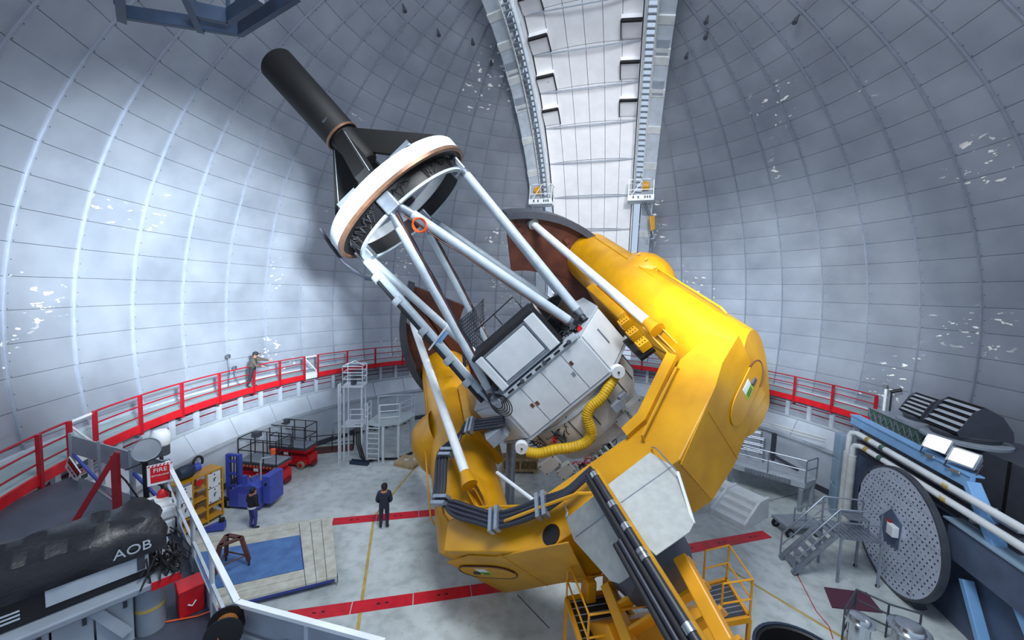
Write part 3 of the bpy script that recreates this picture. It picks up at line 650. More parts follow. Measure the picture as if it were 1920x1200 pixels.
# dark rail on top of centre section (right side)
g = G(TF); g.path([(-1.0, 1.9, 1.1), (-1.0, 2.3, 1.0), (.8, 2.35, 1.0), (.8, 1.8, 1.0)], .025, 5); g.path([(-.1, 2.32, 1.0), (-.1, 1.85, 1.05)], .02, 5); g.make('guard_rail', BLACK, tb)
# struts
A_ = {'F': (0, 6.8, 2.2), 'R': (2.4, 7.0, -.1), 'L': (-2.35, 7.2, 0), 'B': (0, 6.8, -2.2)}
B_ = {'FR': (2.1, .3, 2.0), 'FL': (-2.1, .3, 2.0), 'BL': (-2.1, .3, -2.0), 'BR': (2.1, .3, -2.0)}
off = {'FR': .3, 'FL': .3, 'BL': .3, 'BR': .3}
def strut(a, b, r=.155):
    a, b = V3(*A_[a]), V3(*B_[b]); mid = (a*.5+b*.5)
    tgt = b+nrm(V3(a[0]-b[0], 0, a[2]-b[2]))*.28; a2 = a+nrm(V3(b[0]-a[0], 0, b[2]-a[2]))*.16
    g = G(TF); t = nrm(tgt-a2); g.cyl(a2+t*.5, tgt-t*.4, r, n=20); st = g.make('truss_strut', strut_w, tb, smooth=True)
    g = G(TF); g.cyl(a2, a2+t*.52, .09, r, n=16); g.make('strut_end', STEEL, st, smooth=True); g = G(TF); g.cyl(tgt-t*.42, tgt, r, .09, n=16); g.make('strut_end', STEEL, st, smooth=True); return a2, tgt, t, st
ST = {}
for a, b in (('F', 'FR'), ('F', 'FL'), ('L', 'FL'), ('L', 'BL'), ('R', 'FR'), ('R', 'BR'), ('B', 'BL'), ('B', 'BR')): ST[a+b] = strut(a, b)
rnd = random.Random(3)
def along(key, o1, o2, r, m, name, jit=.03, n=16, f0=.03, f1=.95):
    a, b, t, st = ST[key]; pts = []
    for i in range(n):
        f = f0+(f1-f0)*i/(n-1); q = a+(b-a)*f; pts.append((q[0]+o1[0]+rnd.uniform(-jit, jit), q[1]+o1[1]+rnd.uniform(-jit, jit), q[2]+o1[2]))
    g = G(TF); g.path(pts, r, 5); return g.make(name, m, st)
for key, ofs in (('FFR', (-.12, -.16, .1)), ('FFL', (.16, .06, .1)), ('BBL', (.16, .05, .1))):
    for k in range(3): along(key, (ofs[0]+k*.03, ofs[1]+k*.02, ofs[2]-k*.03), 0, .022, CABLE if k else BROWN, 'strut_cable', .025)
g = G(TF); a, b, t, st = ST['LFL']; o1 = V3(-.14, -.1, .14)
g.path([a+(b-a)*f+o1 for f in np.linspace(.16, .97, 12)], .075, 8); g.make('conduit', RUBBER, st, smooth=True)
for f in (.17, .33, .53, .72, .86): q = a+(b-a)*f+o1*.6; g = G(TF); g.cyl(q-t*.12, q+t*.12, .2, n=12); g.make('pipe_clamp', LGREY, st, smooth=True)
# black hoses looping from the top ring into the conduit
for k in range(3):
    g = G(TF); e = a+(b-a)*.17+o1; g.path([(-2.75-.02*k, 8.6, .25), (-2.86, 7.9, .3+.05*k), (-2.95, 7.2, .35), (-2.9+.05*k, 6.75-.06*k, .4), (-2.75, 6.35-.05*k, .4), tuple(e)], .05, 7); g.make('hose', CABLE, tb, smooth=True)
# ---- top ring
g = G(TF); g.lathe((0, 0, 0), (0, 1, 0), [(2.3, 7.32), (2.74, 7.32), (2.76, 7.36), (2.76, 7.72), (2.7, 7.8), (2.35, 7.8), (2.3, 7.74), (2.3, 7.32)], 64); rg = g.make('top_ring', tube_white, tb, smooth=True)
g = G(TF); g.lathe((0, 0, 0), (0, 1, 0), [(2.66, 7.22), (2.78, 7.24), (2.78, 7.34), (2.6, 7.34), (2.66, 7.22)], 64); g.make('ring_lip', COPPER, rg, smooth=True)
g = G(TF); g.lathe((0, 0, 0), (0, 1, 0), [(2.35, 7.28), (2.62, 7.28), (2.62, 7.33), (2.35, 7.33), (2.35, 7.28)], 64); g.make('ring_underside', BLACK, rg, smooth=True)
g = G(TF); g.lathe((0, 0, 0), (0, 1, 0), [(2.22, 6.82), (2.26, 6.82), (2.3, 7.4), (2.26, 7.4), (2.22, 6.82)], 64); g.make('inner_baffle', BLACK, rg, smooth=True)
g = G(TF); g.lathe((0, 0, 0), (0, 1, 0), [(2.2, 6.76), (2.34, 6.76), (2.34, 6.84), (2.2, 6.84), (2.2, 6.76)], 64); g.make('baffle_rim', strut_w, rg, smooth=True)
for aa in (90, 0, 180, 270):   # strut joint blocks below the ring
    a = math.radians(aa); c = (2.25*math.cos(a), 6.98, 2.25*math.sin(a)); g = G(TF); g.cbox(c, .5, .55, .5); g.make('joint_block', STEEL, rg, bevel=.05)
for aa in (60, 108): a = math.radians(aa); g = G(TF); g.cbox((2.55*math.cos(a), 7.85, 2.55*math.sin(a)), .7, .12, .22); g.make('top_bracket', CHROME, rg)
g = G(TF)
for i in range(46):   # cable tangle round the ring underside
    a = rnd.uniform(-.2, 2.9); r = rnd.uniform(2.2, 2.5); b = a+rnd.uniform(-.18, .18)
    g.path([(r*math.cos(a), 7.2, r*math.sin(a)), (rnd.uniform(2.1, 2.5)*math.cos((a+b)/2), rnd.uniform(6.75, 7.2), rnd.uniform(2.1, 2.5)*math.sin((a+b)/2)), (r*math.cos(b), 7.15, r*math.sin(b))], .018, 4)
g.make('ring_cables', RUBBER, rg, kind='stuff')
c = onW(787, 422, 2.35); oc_ = thing('cable_coil', 'orange coiled cable hanging on the front truss strut', 'cable', TF(*c)); g = G(TF)
for k in range(3): g.path([(c[0]+(.17+.02*k)*math.cos(t), c[1]+(.24-.02*k)*math.sin(t), c[2]+.03*k) for t in np.linspace(0, 2*math.pi, 18)[:-1]], .022, 5, True)
g.make('coil', ORANGE, oc_)
# ---- prime focus cage on four black vanes
g = G(TF); g.lathe((0, 0, 0), (0, 1, 0), [(0, 10.35), (.56, 10.35), (.59, 10.4), (.59, 13.36), (.56, 13.4), (.0, 13.4)], 40); pf_ = g.make('prime_focus_cylinder', MATTEBLK, tb, smooth=True)
g = G(TF); g.lathe((0, 0, 0), (0, 1, 0), [(.57, 10.32), (.61, 10.32), (.61, 10.4), (.57, 10.4), (.57, 10.32)], 40); g.make('copper_band', COPPER, pf_, smooth=True)
g = G(TF); g.box(-.1, .12, 10.75, 10.82, .58, .6); g.make('name_plate', DGREY, pf_)
g = G(TF); g.lathe((0, 0, 0), (0, 1, 0), [(0, 9.15), (.42, 9.15), (.48, 9.25), (.48, 10.35), (0, 10.35)], 32); g.make('hub', MATTEBLK, tb, smooth=True)
for ux, uw in ((1, 0), (-1, 0), (0, 1), (0, -1)):
    e1 = V3(ux, 0, uw); e2 = V3(uw, 0, -ux); th = .42 if uw else .26; g = G(TF)
    g.prism([tuple(e1*r+V3(0, h, 0)-e2*th/2) for r, h in ((.35, 10.4), (.35, 9.35), (1.75, 7.78), (2.62, 7.78), (2.62, 8.05))], tuple(e2*th)); vn = g.make('vane', MATTEBLK, tb, bevel=.01)
    g = G(TF); g.path([tuple(e1*r+V3(0, h, 0)+e2*(th/2+.02)) for r, h in ((.5, 10.15), (2.4, 8.0))], .014, 4); g.make('vane_cable', LGREY, vn)
# ---- mirror cell below the centre section
g = G(TF); g.lathe((0, 0, 0), (0, 1, 0), [(2.35, -1.4), (2.45, -1.7), (2.42, -2.6), (2.2, -3.0), (1.9, -3.1)], 40); mc = g.make('mirror_cell', CREAM, tb, smooth=True)
g = G(TF); g.lathe((0, 0, 0), (0, 1, 0), [(1.95, -3.0), (1.9, -3.6), (1.5, -4.0), (0, -4.05)], 32); g.make('cell_floor', CREAM, mc, smooth=True)
g = G(TF); g.lathe((0, 0, 0), (0, 1, 0), [(2.44, -1.66), (2.5, -1.66), (2.5, -1.76), (2.44, -1.76)], 40); g.make('cell_band', LGREY, mc, smooth=True)
for k in range(10):
    a = math.radians(15+k*17); g = G(TF); g.path([(2.46*math.cos(a), -1.7, 2.46*math.sin(a)), (2.45*math.cos(a), -2.55, 2.45*math.sin(a)), (1.95*math.cos(a), -3.1, 1.95*math.sin(a))], .02, 4); g.make('cell_seam', DGREY, mc)
for x, y, sx, sy in ((1190, 765, .75, .5), (1172, 788, .6, .6), (1030, 868, .7, .45), (1060, 880, .6, .4)):
    c = onW(x, y, 2.0); g = G(TF); g.cbox(c, sx, sy, .3); q = g.make('cover_box', OFFW, tb, bevel=.02); g = G(TF)
    for u in (-.4, .4):
        for v in (-.4, .4): g.cyl((c[0]+u*sx, c[1]+v*sy, c[2]+.14), (c[0]+u*sx, c[1]+v*sy, c[2]+.17), .025, n=6)
    g.make('screw', DGREY, q)
for x, y, s_ in ((1168, 742, .28), (1158, 760, .4)):
    c = onW(x, y, 2.45); g = G(TF); g.cbox(c, s_, s_*.75, .22); g.make('electronics_box', GREY, tb, bevel=.02)
c = onW(932, 818, 2.45); g = G(TF); g.hexa([(c[0]-.38, c[1]-.26, c[2]-.3), (c[0]+.38, c[1]-.26, c[2]-.3), (c[0]+.38, c[1]+.26, c[2]-.3), (c[0]-.38, c[1]+.26, c[2]-.3), (c[0]-.3, c[1]-.2, c[2]+.15), (c[0]+.3, c[1]-.2, c[2]+.15), (c[0]+.3, c[1]+.2, c[2]+.15), (c[0]-.3, c[1]+.2, c[2]+.15)]); g.make('junction_box', GREY, tb, bevel=.02)
for x, y in ((978, 838), (1158, 696)):
    c = onW(x, y, 2.5); g = G(TF); g.lathe(c, (0, 0, 1), [(0, .12), (.2, .12), (.22, .08), (.22, -.08), (0, -.1)], 24); q = g.make('pulley', WHITE, tb, smooth=True); g = G(TF); g.cyl((c[0], c[1], c[2]+.1), (c[0], c[1], c[2]+.15), .035); g.make('axle', DGREY, q)
# yellow air hose with ribs
hp = [(1152, 706, 2.3), (1140, 728, 2.5), (1126, 748, 2.6), (1109, 762, 2.6), (1101, 780, 2.6), (1106, 800, 2.65), (1108, 815, 2.65), (1098, 830, 2.65), (1072, 839, 2.65), (1040, 843, 2.65), (1012, 850, 2.6), (988, 847, 2.5)]
def crspline(P, n=4):
    out = []
    for i in range(len(P)-1):
        a, b, c, d_ = P[max(i-1, 0)], P[i], P[i+1], P[min(i+2, len(P)-1)]
        for k in range(n): u = k/n; out.append(.5*((2*b)+(-a+c)*u+(2*a-5*b+4*c-d_)*u*u+(-a+3*b-3*c+d_)*u**3))
    return out+[P[-1]]
HP = crspline([TF(*onW(x, y, z)) for x, y, z in hp], 5); g = G(); g.path(HP, .165, 12); hs_ = g.make('air_hose', YEL2, tb, smooth=True)
g = G()
for i in range(1, len(HP)-1):
    t = nrm(HP[i+1]-HP[i-1]); x = nrm(np.cross(t, ww)); y = np.cross(t, x)
    g.path([HP[i]+.17*(math.cos(u)*x+math.sin(u)*y) for u in np.linspace(0, 2*math.pi, 11)[:-1]], .014, 4, True)
g.make('hose_rib', YEL2, hs_, kind='stuff')
# cable clutter under the centre section and at the foot of the struts
def tangle(name, spots, n, spread, m, r=.016, par=tb):
    g = G(TF)
    for i in range(n):
        x, y, z = rnd.choice(spots); p0 = V3(*onW(x, y, z)); P = [p0]
        for k in range(3): P.append(P[-1]+V3(rnd.uniform(-1, 1), rnd.uniform(-1, .6), rnd.uniform(-.3, .3))*spread)
        g.path([tuple(v) for v in crspline(P, 2)], r, 4)
    return g.make(name, m, par, kind='stuff')
tangle('cables', [(1010, 830, 2.3), (1040, 815, 2.3), (1060, 795, 2.3), (1080, 775, 2.3), (1120, 855, 1.9), (1090, 870, 1.9), (1140, 835, 1.9)], 70, .22, RUBBER)
tangle('cables', [(1060, 870, 2.0), (1080, 865, 2.0), (1100, 860, 2.0), (1040, 820, 2.3)], 22, .2, RED, .014)
tangle('cables', [(1070, 872, 2.0), (1110, 850, 2.0), (1130, 840, 2.0), (1050, 815, 2.3)], 24, .2, GREEN, .014)
tangle('cables', [(1075, 618, 2.0), (1062, 622, 2.2), (1085, 600, 1.8), (1050, 600, 1.9)], 50, .2, RUBBER)
g = G(TF)
for k in range(5):
    c = onW(928, 752, 2.6); g.path([(c[0]+(.16+.03*k)*math.cos(t)+.02*k, c[1]+(.32+.03*k)*math.sin(t)-.05*k, c[2]+.02*k) for t in np.linspace(0, 2*math.pi, 18)[:-1]], .018, 5, True)
g.make('hanging_loops', RUBBER, tb, kind='stuff')
for x, y, m_ in ((1086, 616, RED), (1072, 612, DGREY), (1080, 605, BLACK)): c = onW(x, y, 2.2); g = G(TF); g.cyl((c[0], c[1], c[2]-.1), (c[0], c[1], c[2]+.1), .09, n=10); g.make('connector', m_, tb)
for i in range(4): c = onW(1125+i*9, 862-i*8, 2.0); g = G(TF); g.cbox(c, .07, .5, .07); g.cbox((c[0], c[1]-.1, c[2]-.1), .3, .06, .06); g.make('bracket_frame', OFFW, tb)
g = G(TF); c = onW(1195, 805, 1.8); g.prism([(c[0]-.4, c[1]-.25, c[2]), (c[0]+.45, c[1]+.1, c[2]), (c[0]+.4, c[1]+.55, c[2]), (c[0]-.1, c[1]+.3, c[2])], (0, 0, -.4)); g.make('blue_cover', BLUE, tb, bevel=.03)
# blue ladder-like bracket clamped on the left strut
a, b, t, st = ST['LFL']; q = a+(b-a)*.53; c0, c1 = onW(805, 655, q[2]+.25), onW(838, 612, q[2]+.25); g = G(TF); g.beam(c0, c1, .06, .22, (0, 0, 1)); lb = g.make('clamp_bracket', WHITE, tb); g = G(TF); cc0, cc1 = onW(815, 650, q[2]+.25), onW(836, 622, q[2]+.25); g.beam(cc0, cc1, .2, .1, (0, 0, 1)); g.make('blue_bar', LBLUE, lb)
# perforated drum behind the struts
c = onW(888, 625, -2.4); g = G(TF); n_, k_ = 22, 14
for j in range(k_+1):
    for i in range(n_+1): a_ = -1.7+3.4*i/n_; zz = c[1]-.85+1.7*j/k_; g.v.append(TF(c[0]+.7*math.sin(a_)+(zz-c[1])*.8, zz, c[2]+.6*math.cos(a_)))
g.f = [(j*(n_+1)+i, j*(n_+1)+i+1, (j+1)*(n_+1)+i+1, (j+1)*(n_+1)+i) for j in range(k_) for i in range(n_)]
dm = g.make('perforated_drum', DGREY, tb); wf = dm.modifiers.new('w', 'WIREFRAME'); wf.thickness = .05
# ================================================================ LEFT SIDE
def railing(par, pts, h, m, zs=(.5, 1.0), r=.025, post=True, fr=None, sq=False):
    for i, q in enumerate(pts):
        if post: g = G(fr); g.cyl(q, (q[0], q[1], q[2]+h), r, n=6); g.make('post', m, par)
    for a, b in zip(pts, pts[1:]):
        for z in zs: g = G(fr); g.cyl((a[0], a[1], a[2]+z*h), (b[0], b[1], b[2]+z*h), r, n=6); g.make('rail', m, par)
def wheel(par, c, ax, r, w, fr=None, hub=GREY, tyre=RUBBER):
    g = G(fr); g.lathe(c, ax, [(r*.55, -w/2), (r*.9, -w/2), (r, -w/3), (r, w/3), (r*.9, w/2), (r*.55, w/2)], 16); t = g.make('wheel', tyre, par, smooth=True)
    g = G(fr); g.lathe(c, ax, [(0, -w*.4), (r*.57, -w*.4), (r*.57, w*.4), (0, w*.4)], 12); g.make('hub', hub, t)
# ---- scissor lifts
def scissor_lift(fr, label, stripes, grp):
    L_, W_ = 1.95, .95; t = thing('scissor_lift', label, 'scissor lift', fr.O)
    g = G(fr); g.box(-L_/2, L_/2, -W_/2+.08, W_/2-.08, .16, .48); g.make('chassis', RED, t, bevel=.03)
    for k in range(3): g = G(fr); g.box(-L_/2+.05, L_/2-.05, -W_/2+.14, W_/2-.14, .5+k*.12, .6+k*.12); g.make('scissor_stack', DRED if k == 1 else RED, t, bevel=.01)
    g = G(fr); g.box(-L_/2-.02, L_/2+.02, -W_/2, W_/2, .86, 1.0); g.make('platform_skirt', RED, t, bevel=.01)
    g = G(fr); g.box(-L_/2-.05, L_/2+.05, -W_/2-.02, W_/2+.02, 1.0, 1.1); dk = g.make('platform_deck', DGREY, t)
    g = G(fr); g.box(-L_/2, L_/2, -W_/2+.05, W_/2-.05, 1.1, 1.11); g.make('deck_plate', GREY, dk)
    if stripes:
        for k in range(11): g = G(fr); x = -.9+k*.17; g.prism([(x, -W_/2-.024, .9), (x+.07, -W_/2-.024, .9), (x+.12, -W_/2-.024, .99), (x+.05, -W_/2-.024, .99)], (0, .003, 0)); g.make('hazard_stripe', YLINE, t)
    for y in (-W_/2, W_/2): railing(t, [(x, y, 1.1) for x in (-L_/2, -.32, .32, L_/2)], 1.1, BLACK, (.5, 1.0), .022, True, fr)
    for x in (-L_/2, L_/2): railing(t, [(x, -W_/2, 1.1), (x, W_/2, 1.1)], 1.1, BLACK, (.5, 1.0), .022, False, fr)
    for x in (-.72, .72):
        for y in (-W_/2+.04, W_/2-.04): wheel(t, (x, y, .2), (0, 1, 0), .2, .13, fr, RED, mat('tan_tyre', (150, 138, 112), .7))
    g = G(fr); g.box(L_/2, L_/2+.16, -.3, .3, .25, .7); g.make('power_unit', RED, t, bevel=.02); g = G(fr); g.box(L_/2+.16, L_/2+.22, -.2, .2, .1, .3); g.make('ladder_step', DRED, t)
    g = G(fr); g.box(-.2, .05, -W_/2-.005, -W_/2+.001, .7, .84); g.make('sticker', WHITE, t)
    g = G(fr); g.box(-.9, -.55, .2, .45, 2.0, 2.25); g.make('control_box', DGREY, t, bevel=.02)
    return t
scissor_lift(yawf((-13.05, 2.95, 0), -8), 'red scissor lift with hazard striped deck edge beside the blue tug', True, None)
scissor_lift(yawf((-12.75, 4.75, 0), -8), 'red scissor lift with plain black deck edge, the farther from the blue tug', False, None)
# ---- black work stand beyond the lifts
t = thing('work_stand', 'low black railed stand beside the wall beyond the red lifts', 'stand', (-11.6, 6.6, 0)); fr = yawf((-11.6, 6.6, 0), 20)
g = G(fr); g.box(-1.1, 1.1, -.4, .4, .0, .08); g.make('base_plate', BROWN, t); railing(t, [(-1.1, -.4, .08), (0, -.4, .08), (1.1, -.4, .08), (1.1, .4, .08)], .95, BLACK, (.5, 1), .025, True, fr)
for k in range(4):
    fr = yawf((-11.9+k*.95, 8.2+k*.85, 0), 42); t = thing('barrier_cart', 'white wheeled barrier with bent tube frame standing against the ring wall', 'barrier', fr.O, 'barriers along the ring wall')
    g = G(fr); g.path([(-.45, 0, .12), (-.45, 0, .95), (-.35, 0, 1.05), (.35, 0, 1.05), (.45, 0, .95), (.45, 0, .12)], .035, 6); g.make('frame', LGREY, t); g = G(fr); g.box(-.42, .42, -.12, .12, .25, .6); g.make('tray', OFFW, t, bevel=.02)
    for x in (-.4, .4): wheel(t, (x, 0, .08), (0, 1, 0), .08, .05, fr)
# ---- blue tug
fr = yawf((-12.4, 1.05, 0), -5); t = thing('pallet_stacker', 'blue electric pallet stacker with open mast behind the person in jeans', 'stacker', fr.O)
g = G(fr); g.prism([(-.65, -.45, .08), (.7, -.45, .08), (.7, -.45, 1.0), (.35, -.45, 1.15), (-.3, -.45, 1.0), (-.65, -.45, .75)], (0, .9, 0)); g.make('body', BLUE, t, bevel=.05)
g = G(fr); g.box(-.2, .2, -.46, -.45, .15, .7); g.make('side_panel', mat('blue_panel', (84, 98, 190), .4), t)
g = G(fr); g.box(.72, 1.1, -.3, .5, .25, 1.45); g.make('battery_case', BLUE, t, bevel=.05); g = G(fr); g.lathe((.9, -.31, 1.1), (0, 1, 0), [(0, 0), (.06, 0), (.06, -.02), (0, -.02)], 10); g.make('battery_gauge', BLACK, t)
for x in (-1.25, -.72): g = G(fr); g.box(x, x+.1, .1, .28, .1, 2.05); g.make('mast_post', BLUE, t)
for z in (.6, 1.15, 1.7, 1.98): g = G(fr); g.box(-1.2, -.65, .12, .24, z, z+.09); g.make('mast_bar', BLUE, t)
for x in (-1.08, -.95, -.82): g = G(fr); g.box(x, x+.03, .16, .2, .15, 2.0); g.make('mast_chain', NAVY, t)
g = G(fr); g.path([(.45, 0, 1.05), (.45, 0, 1.95), (.5, 0, 2.05), (.95, 0, 2.15), (1.02, 0, 2.28)], .03, 6); g.make('beacon_pole', LGREY, t); g = G(fr); g.cyl((1.02, 0, 2.28), (1.02, 0, 2.5), .09, n=10); g.make('beacon', ORANGE, t)
g = G(fr); g.path([(.1, -.1, 1.1), (.1, -.2, 1.35), (.25, -.3, 1.35), (.25, .1, 1.3)], .025, 6); g.make('steering_handle', CHROME, t); g = G(fr); g.box(-.02, .1, -.44, -.3, 1.05, 1.45); g.make('guard_post', BLUE, t)
for x in (-.95, -.7): wheel(t, (x, -.35, .22), (0, 1, 0), .22, .16, fr)
wheel(t, (.55, .2, .15), (0, 1, 0), .15, .12, fr)
# ---- yellow rack with white doors
a, b = V3(-13.35, -1.35, 0), V3(-12.95, .05, 0); u = nrm(b-a); fr = Fr(a, u, (-u[1], u[0], 0), (0, 0, 1)); Lr = np.linalg.norm(b-a)+.1
t = thing('parts_rack', 'yellow steel rack with four white hatch doors beside the blue stacker', 'rack', a)
for x in (0, .48, .98, Lr):
    for y in (0, .6): g = G(fr); g.box(x-.03, x+.03, y-.03, y+.03, .1, 2.05); g.make('upright', YEL, t)
for z in (.15, .62, 1.08, 1.54, 2.02): g = G(fr); g.box(-.03, Lr+.03, -.02, .62, z, z+.05); g.make('shelf', YEL, t)
for x, z in ((-.02, .75), (-.02, 1.35), (1.0, 1.42), (1.0, .82)):
    g = G(fr); g.box(x, x+.46, -.06, -.03, z, z+.56); d_ = g.make('hatch_door', WHITE, t, bevel=.01); g = G(fr)
    for dx, dz in ((.06, .06), (.4, .06), (.23, .5)): g.cyl((x+dx, -.06, z+dz), (x+dx, -.075, z+dz), .025, n=8)
    g.make('screw', BLACK, d_); g = G(fr); g.path([(x+.27, -.065, z+.36), (x+.2, -.09, z+.34), (x+.2, -.09, z+.25)], .02, 5); g.make('door_handle', DGREY, d_)
g = G(fr); g.cyl((.7, -.04, 1.85), (.7, -.07, 1.85), .13, n=12); g.make('red_plate', RED, t)
for x in (.1, Lr-.1):
    for y in (.05, .55): wheel(t, (x, y, .06), (1, 0, 0), .06, .04, fr)
t2 = thing('shop_vacuum', 'blue shop vacuum with black hose lying on top of the yellow rack', 'vacuum', fr(.3, .3, 2.07)); g = G(fr); g.lathe((.2, .3, 2.32), (1, 0, 0), [(0, 0), (.22, .02), (.25, .15), (.25, .4), (.2, .5), (0, .52)], 16); g.make('tank', NAVY, t2, smooth=True); g = G(fr); g.lathe((.72, .3, 2.32), (1, 0, 0), [(0, 0), (.15, 0), (.17, .2), (0, .25)], 14); g.make('motor_head', BLUE, t2, smooth=True)
g = G(fr); g.path([(.9+.16*math.cos(s), .3, 2.5+.22*math.sin(s)) for s in np.linspace(-.6, 3.7, 14)], .045, 7); g.make('hose', RUBBER, t2, smooth=True)
# ---- timber topped platform with blue mat
c4 = [V3(-12.67, -1.7, 0), V3(-8.39, -.16, 0), V3(-6.76, -3.18, 0), V3(-9.9, -4.55, 0)]
t = thing('deck_platform', 'low wheeled platform of pale planks around a blue mat on the concrete floor', 'platform', sum(c4)/4)
PLANK = mat('pale_plank', (200, 200, 190), .7, 0, .18, 4, .1, rgb2=(176, 174, 160)); BMAT = mat('blue_mat', (84, 126, 180), .7, 0, .2, 2.5, .1, rgb2=(70, 104, 156))
bl = lambda s, v: (c4[0]*(1-s)+c4[1]*s)*(1-v)+(c4[3]*(1-s)+c4[2]*s)*v
def slab(nm, s0, s1, v0, v1, z0, z1, m): q = [bl(s0, v0), bl(s1, v0), bl(s1, v1), bl(s0, v1)]; g = G(); g.hexa([x+V3(0, 0, z0) for x in q]+[x+V3(0, 0, z1) for x in q]); return g.make(nm, m, t)
slab('frame', .02, .98, .02, .98, .14, .28, BLUE); slab('blue_mat', .02, .74, .26, .8, .28, .36, BMAT)
for a, b in ((0, .25), ): slab('plank', 0, .745, .0, .12, .28, .35, PLANK); slab('plank', 0, .745, .125, .255, .28, .35, PLANK)
slab('plank', 0, .745, .805, .9, .28, .35, PLANK); slab('plank', 0, .745, .905, 1, .28, .35, PLANK)
for k in range(3): slab('plank', .75+k*.084, .75+k*.084+.08, 0, 1, .28, .35, PLANK)
slab('end_lip', 1.0, 1.006, .97, 1.0, .1, .36, DGREY)
for s_, v_ in ((.1, .1), (.9, .12), (.9, .9), (.12, .9)): q = bl(s_, v_); wheel(t, (q[0], q[1], .08), (1, 0, 0), .08, .06)
# ---- brown three-legged dolly on the mat
t = thing('tripod_dolly', 'rusty brown three legged dolly on casters standing on the blue mat', 'dolly', (-10.2, -3.0, .36)); F3 = [V3(-10.35, -3.5, .36), V3(-9.75, -2.85, .36), V3(-10.62, -2.68, .36)]; top = [q*.62+V3(-10.24, -3.0, .36)*.38+V3(0, 0, .95) for q in F3]
for f, q in zip(F3, top):
    g = G(); g.beam(f+V3(0, 0, .16), q, .1, .1); g.make('leg', BROWN, t); wheel(t, (f[0], f[1], .44), (.8, .5, 0), .08, .05)
for i in range(3): g = G(); g.beam(top[i-1], top[i], .14, .05); g.make('top_bar', BROWN, t); g = G(); g.cyl((F3[i-1]*.65+top[i-1]*.35), (F3[i]*.65+top[i]*.35), .022, n=6); g.make('cross_rod', BROWN, t)
# ---- small blue jack on the floor
t = thing('floor_jack', 'small blue wheeled jack on the floor next to the plank platform', 'jack', (-12.55, -.75, 0)); fr = yawf((-12.55, -.75, 0), 15); g = G(fr); g.prism([(-.4, -.12, .05), (.35, -.12, .05), (.35, -.12, .35), (.05, -.12, .3), (-.4, -.12, .12)], (0, .24, 0)); g.make('body', BLUE, t, bevel=.02); g = G(fr); g.lathe((.25, 0, .35), (0, 0, 1), [(.1, 0), (.1, .12), (0, .15)], 10); g.make('knob', BLACK, t)
wheel(t, (-.3, 0, .06), (0, 1, 0), .06, .05, fr); wheel(t, (.25, 0, .06), (0, 1, 0), .06, .05, fr)
# ================================================================ NEAR MEZZANINE (walkway level) with its guard
ZM = 4.2
RA, RB, RC_ = atz(313, 865, ZM+1.1), atz(445, 1130, ZM+1.1), atz(720, 1205, ZM+1.1)
for v in (RA, RB, RC_): v[2] = ZM
EL_ = V3(-12.95, -4.75, ZM)
mz = sroot('floor_mezzanine', (-9, -8, ZM)); g = G(); MEZF = mat('mezzanine_steel', (74, 80, 94), .5, .3, .25, 2, .06)
poly = [EL_, RA, RB, RC_, V3(-2.6, -13.0, ZM), V3(-9.5, -13, ZM), V3(-13, -8.5, ZM)]
g.prism([q-V3(0, 0, .2) for q in poly], (0, 0, .2)); g.make('slab', MEZF, mz)
gd = thing('mezzanine_guard', 'grey guard rail with pale top bar and kick panels at the mezzanine edge', 'railing', (RA+RB)/2)
for a, b, n in ((RA, RB, 4), (RB, RC_, 2)):
    g = G(); g.beam(a+V3(0, 0, 1.1), b+V3(0, 0, 1.1), .07, .05); g.make('top_bar', WHITE, gd); g = G(); g.beam(a+V3(0, 0, .55), b+V3(0, 0, .55), .04, .04); g.make('mid_rail', LGREY, gd)
    for i in range(n):
        p0, p1 = a+(b-a)*(i/n+.004), a+(b-a)*((i+1)/n-.004); g = G(); g.beam(p0+V3(0, 0, .15), p1+V3(0, 0, .15), .02, .3); g.make('kick_panel', GREY, gd)
    for i in range(n+1): q = a+(b-a)*i/n; g = G(); g.cyl(q, q+V3(0, 0, 1.1), .035, n=8); g.make('post', LGREY, gd)
p0, p1 = RB+V3(0, 0, .85), RC_+V3(0, 0, .85); g = G(); g.beam(p0, p1, .03, .48); g.make('side_panel', GREY, gd)
q = p0+(p1-p0)*.38; g = G(); g.cbox(q+V3(.0, -.08, -.1), .16, .12, .12); jb = g.make('outlet_box', STEEL, gd, bevel=.01); g = G(); g.cyl(q+V3(0, -.06, -.16), p1+V3(0, -.06, -.2), .018); g.cyl(q+V3(0, -.06, -.12), p0+V3(0, -.06, -.1), .018); g.make('conduit', STEEL, jb)
# cable reel hung on the corner post
c = atz(440, 1148, ZM+.95); t = thing('cable_reel', 'black cable reel wound with brown cable hung on the guard corner', 'reel', c); ax = nrm(V3(.45, -.85, .1)); c = c+V3(.05, -.22, 0)
for k in (-1, 1):
    g = G(); g.lathe(c+ax*k*.11, ax, [(0, 0), (.18, 0), (.2, .01), (.2, .03), (0, .03)], 24); f_ = g.make('flange', BLACK, t)
g = G(); g.cyl(c-ax*.1, c+ax*.11, .12, n=20); g.make('wound_cable', mat('brown_cable', (150, 92, 40), .5, 0, .3, 20), t, smooth=True)
g = G()
for k in range(5): g.path([c+ax*(-.06+.04*k)+V3(0, -.1, 0), c+V3(-.05+.03*k, -.16, -.3), c+V3(-.1+.06*k, -.1, -.7), c+V3(.1*k-.2, 0, -.93)], .01, 4)
g.make('loose_cable', mat('mixed_cable', (170, 100, 70), .5, 0, .3, 9), t, kind='stuff')
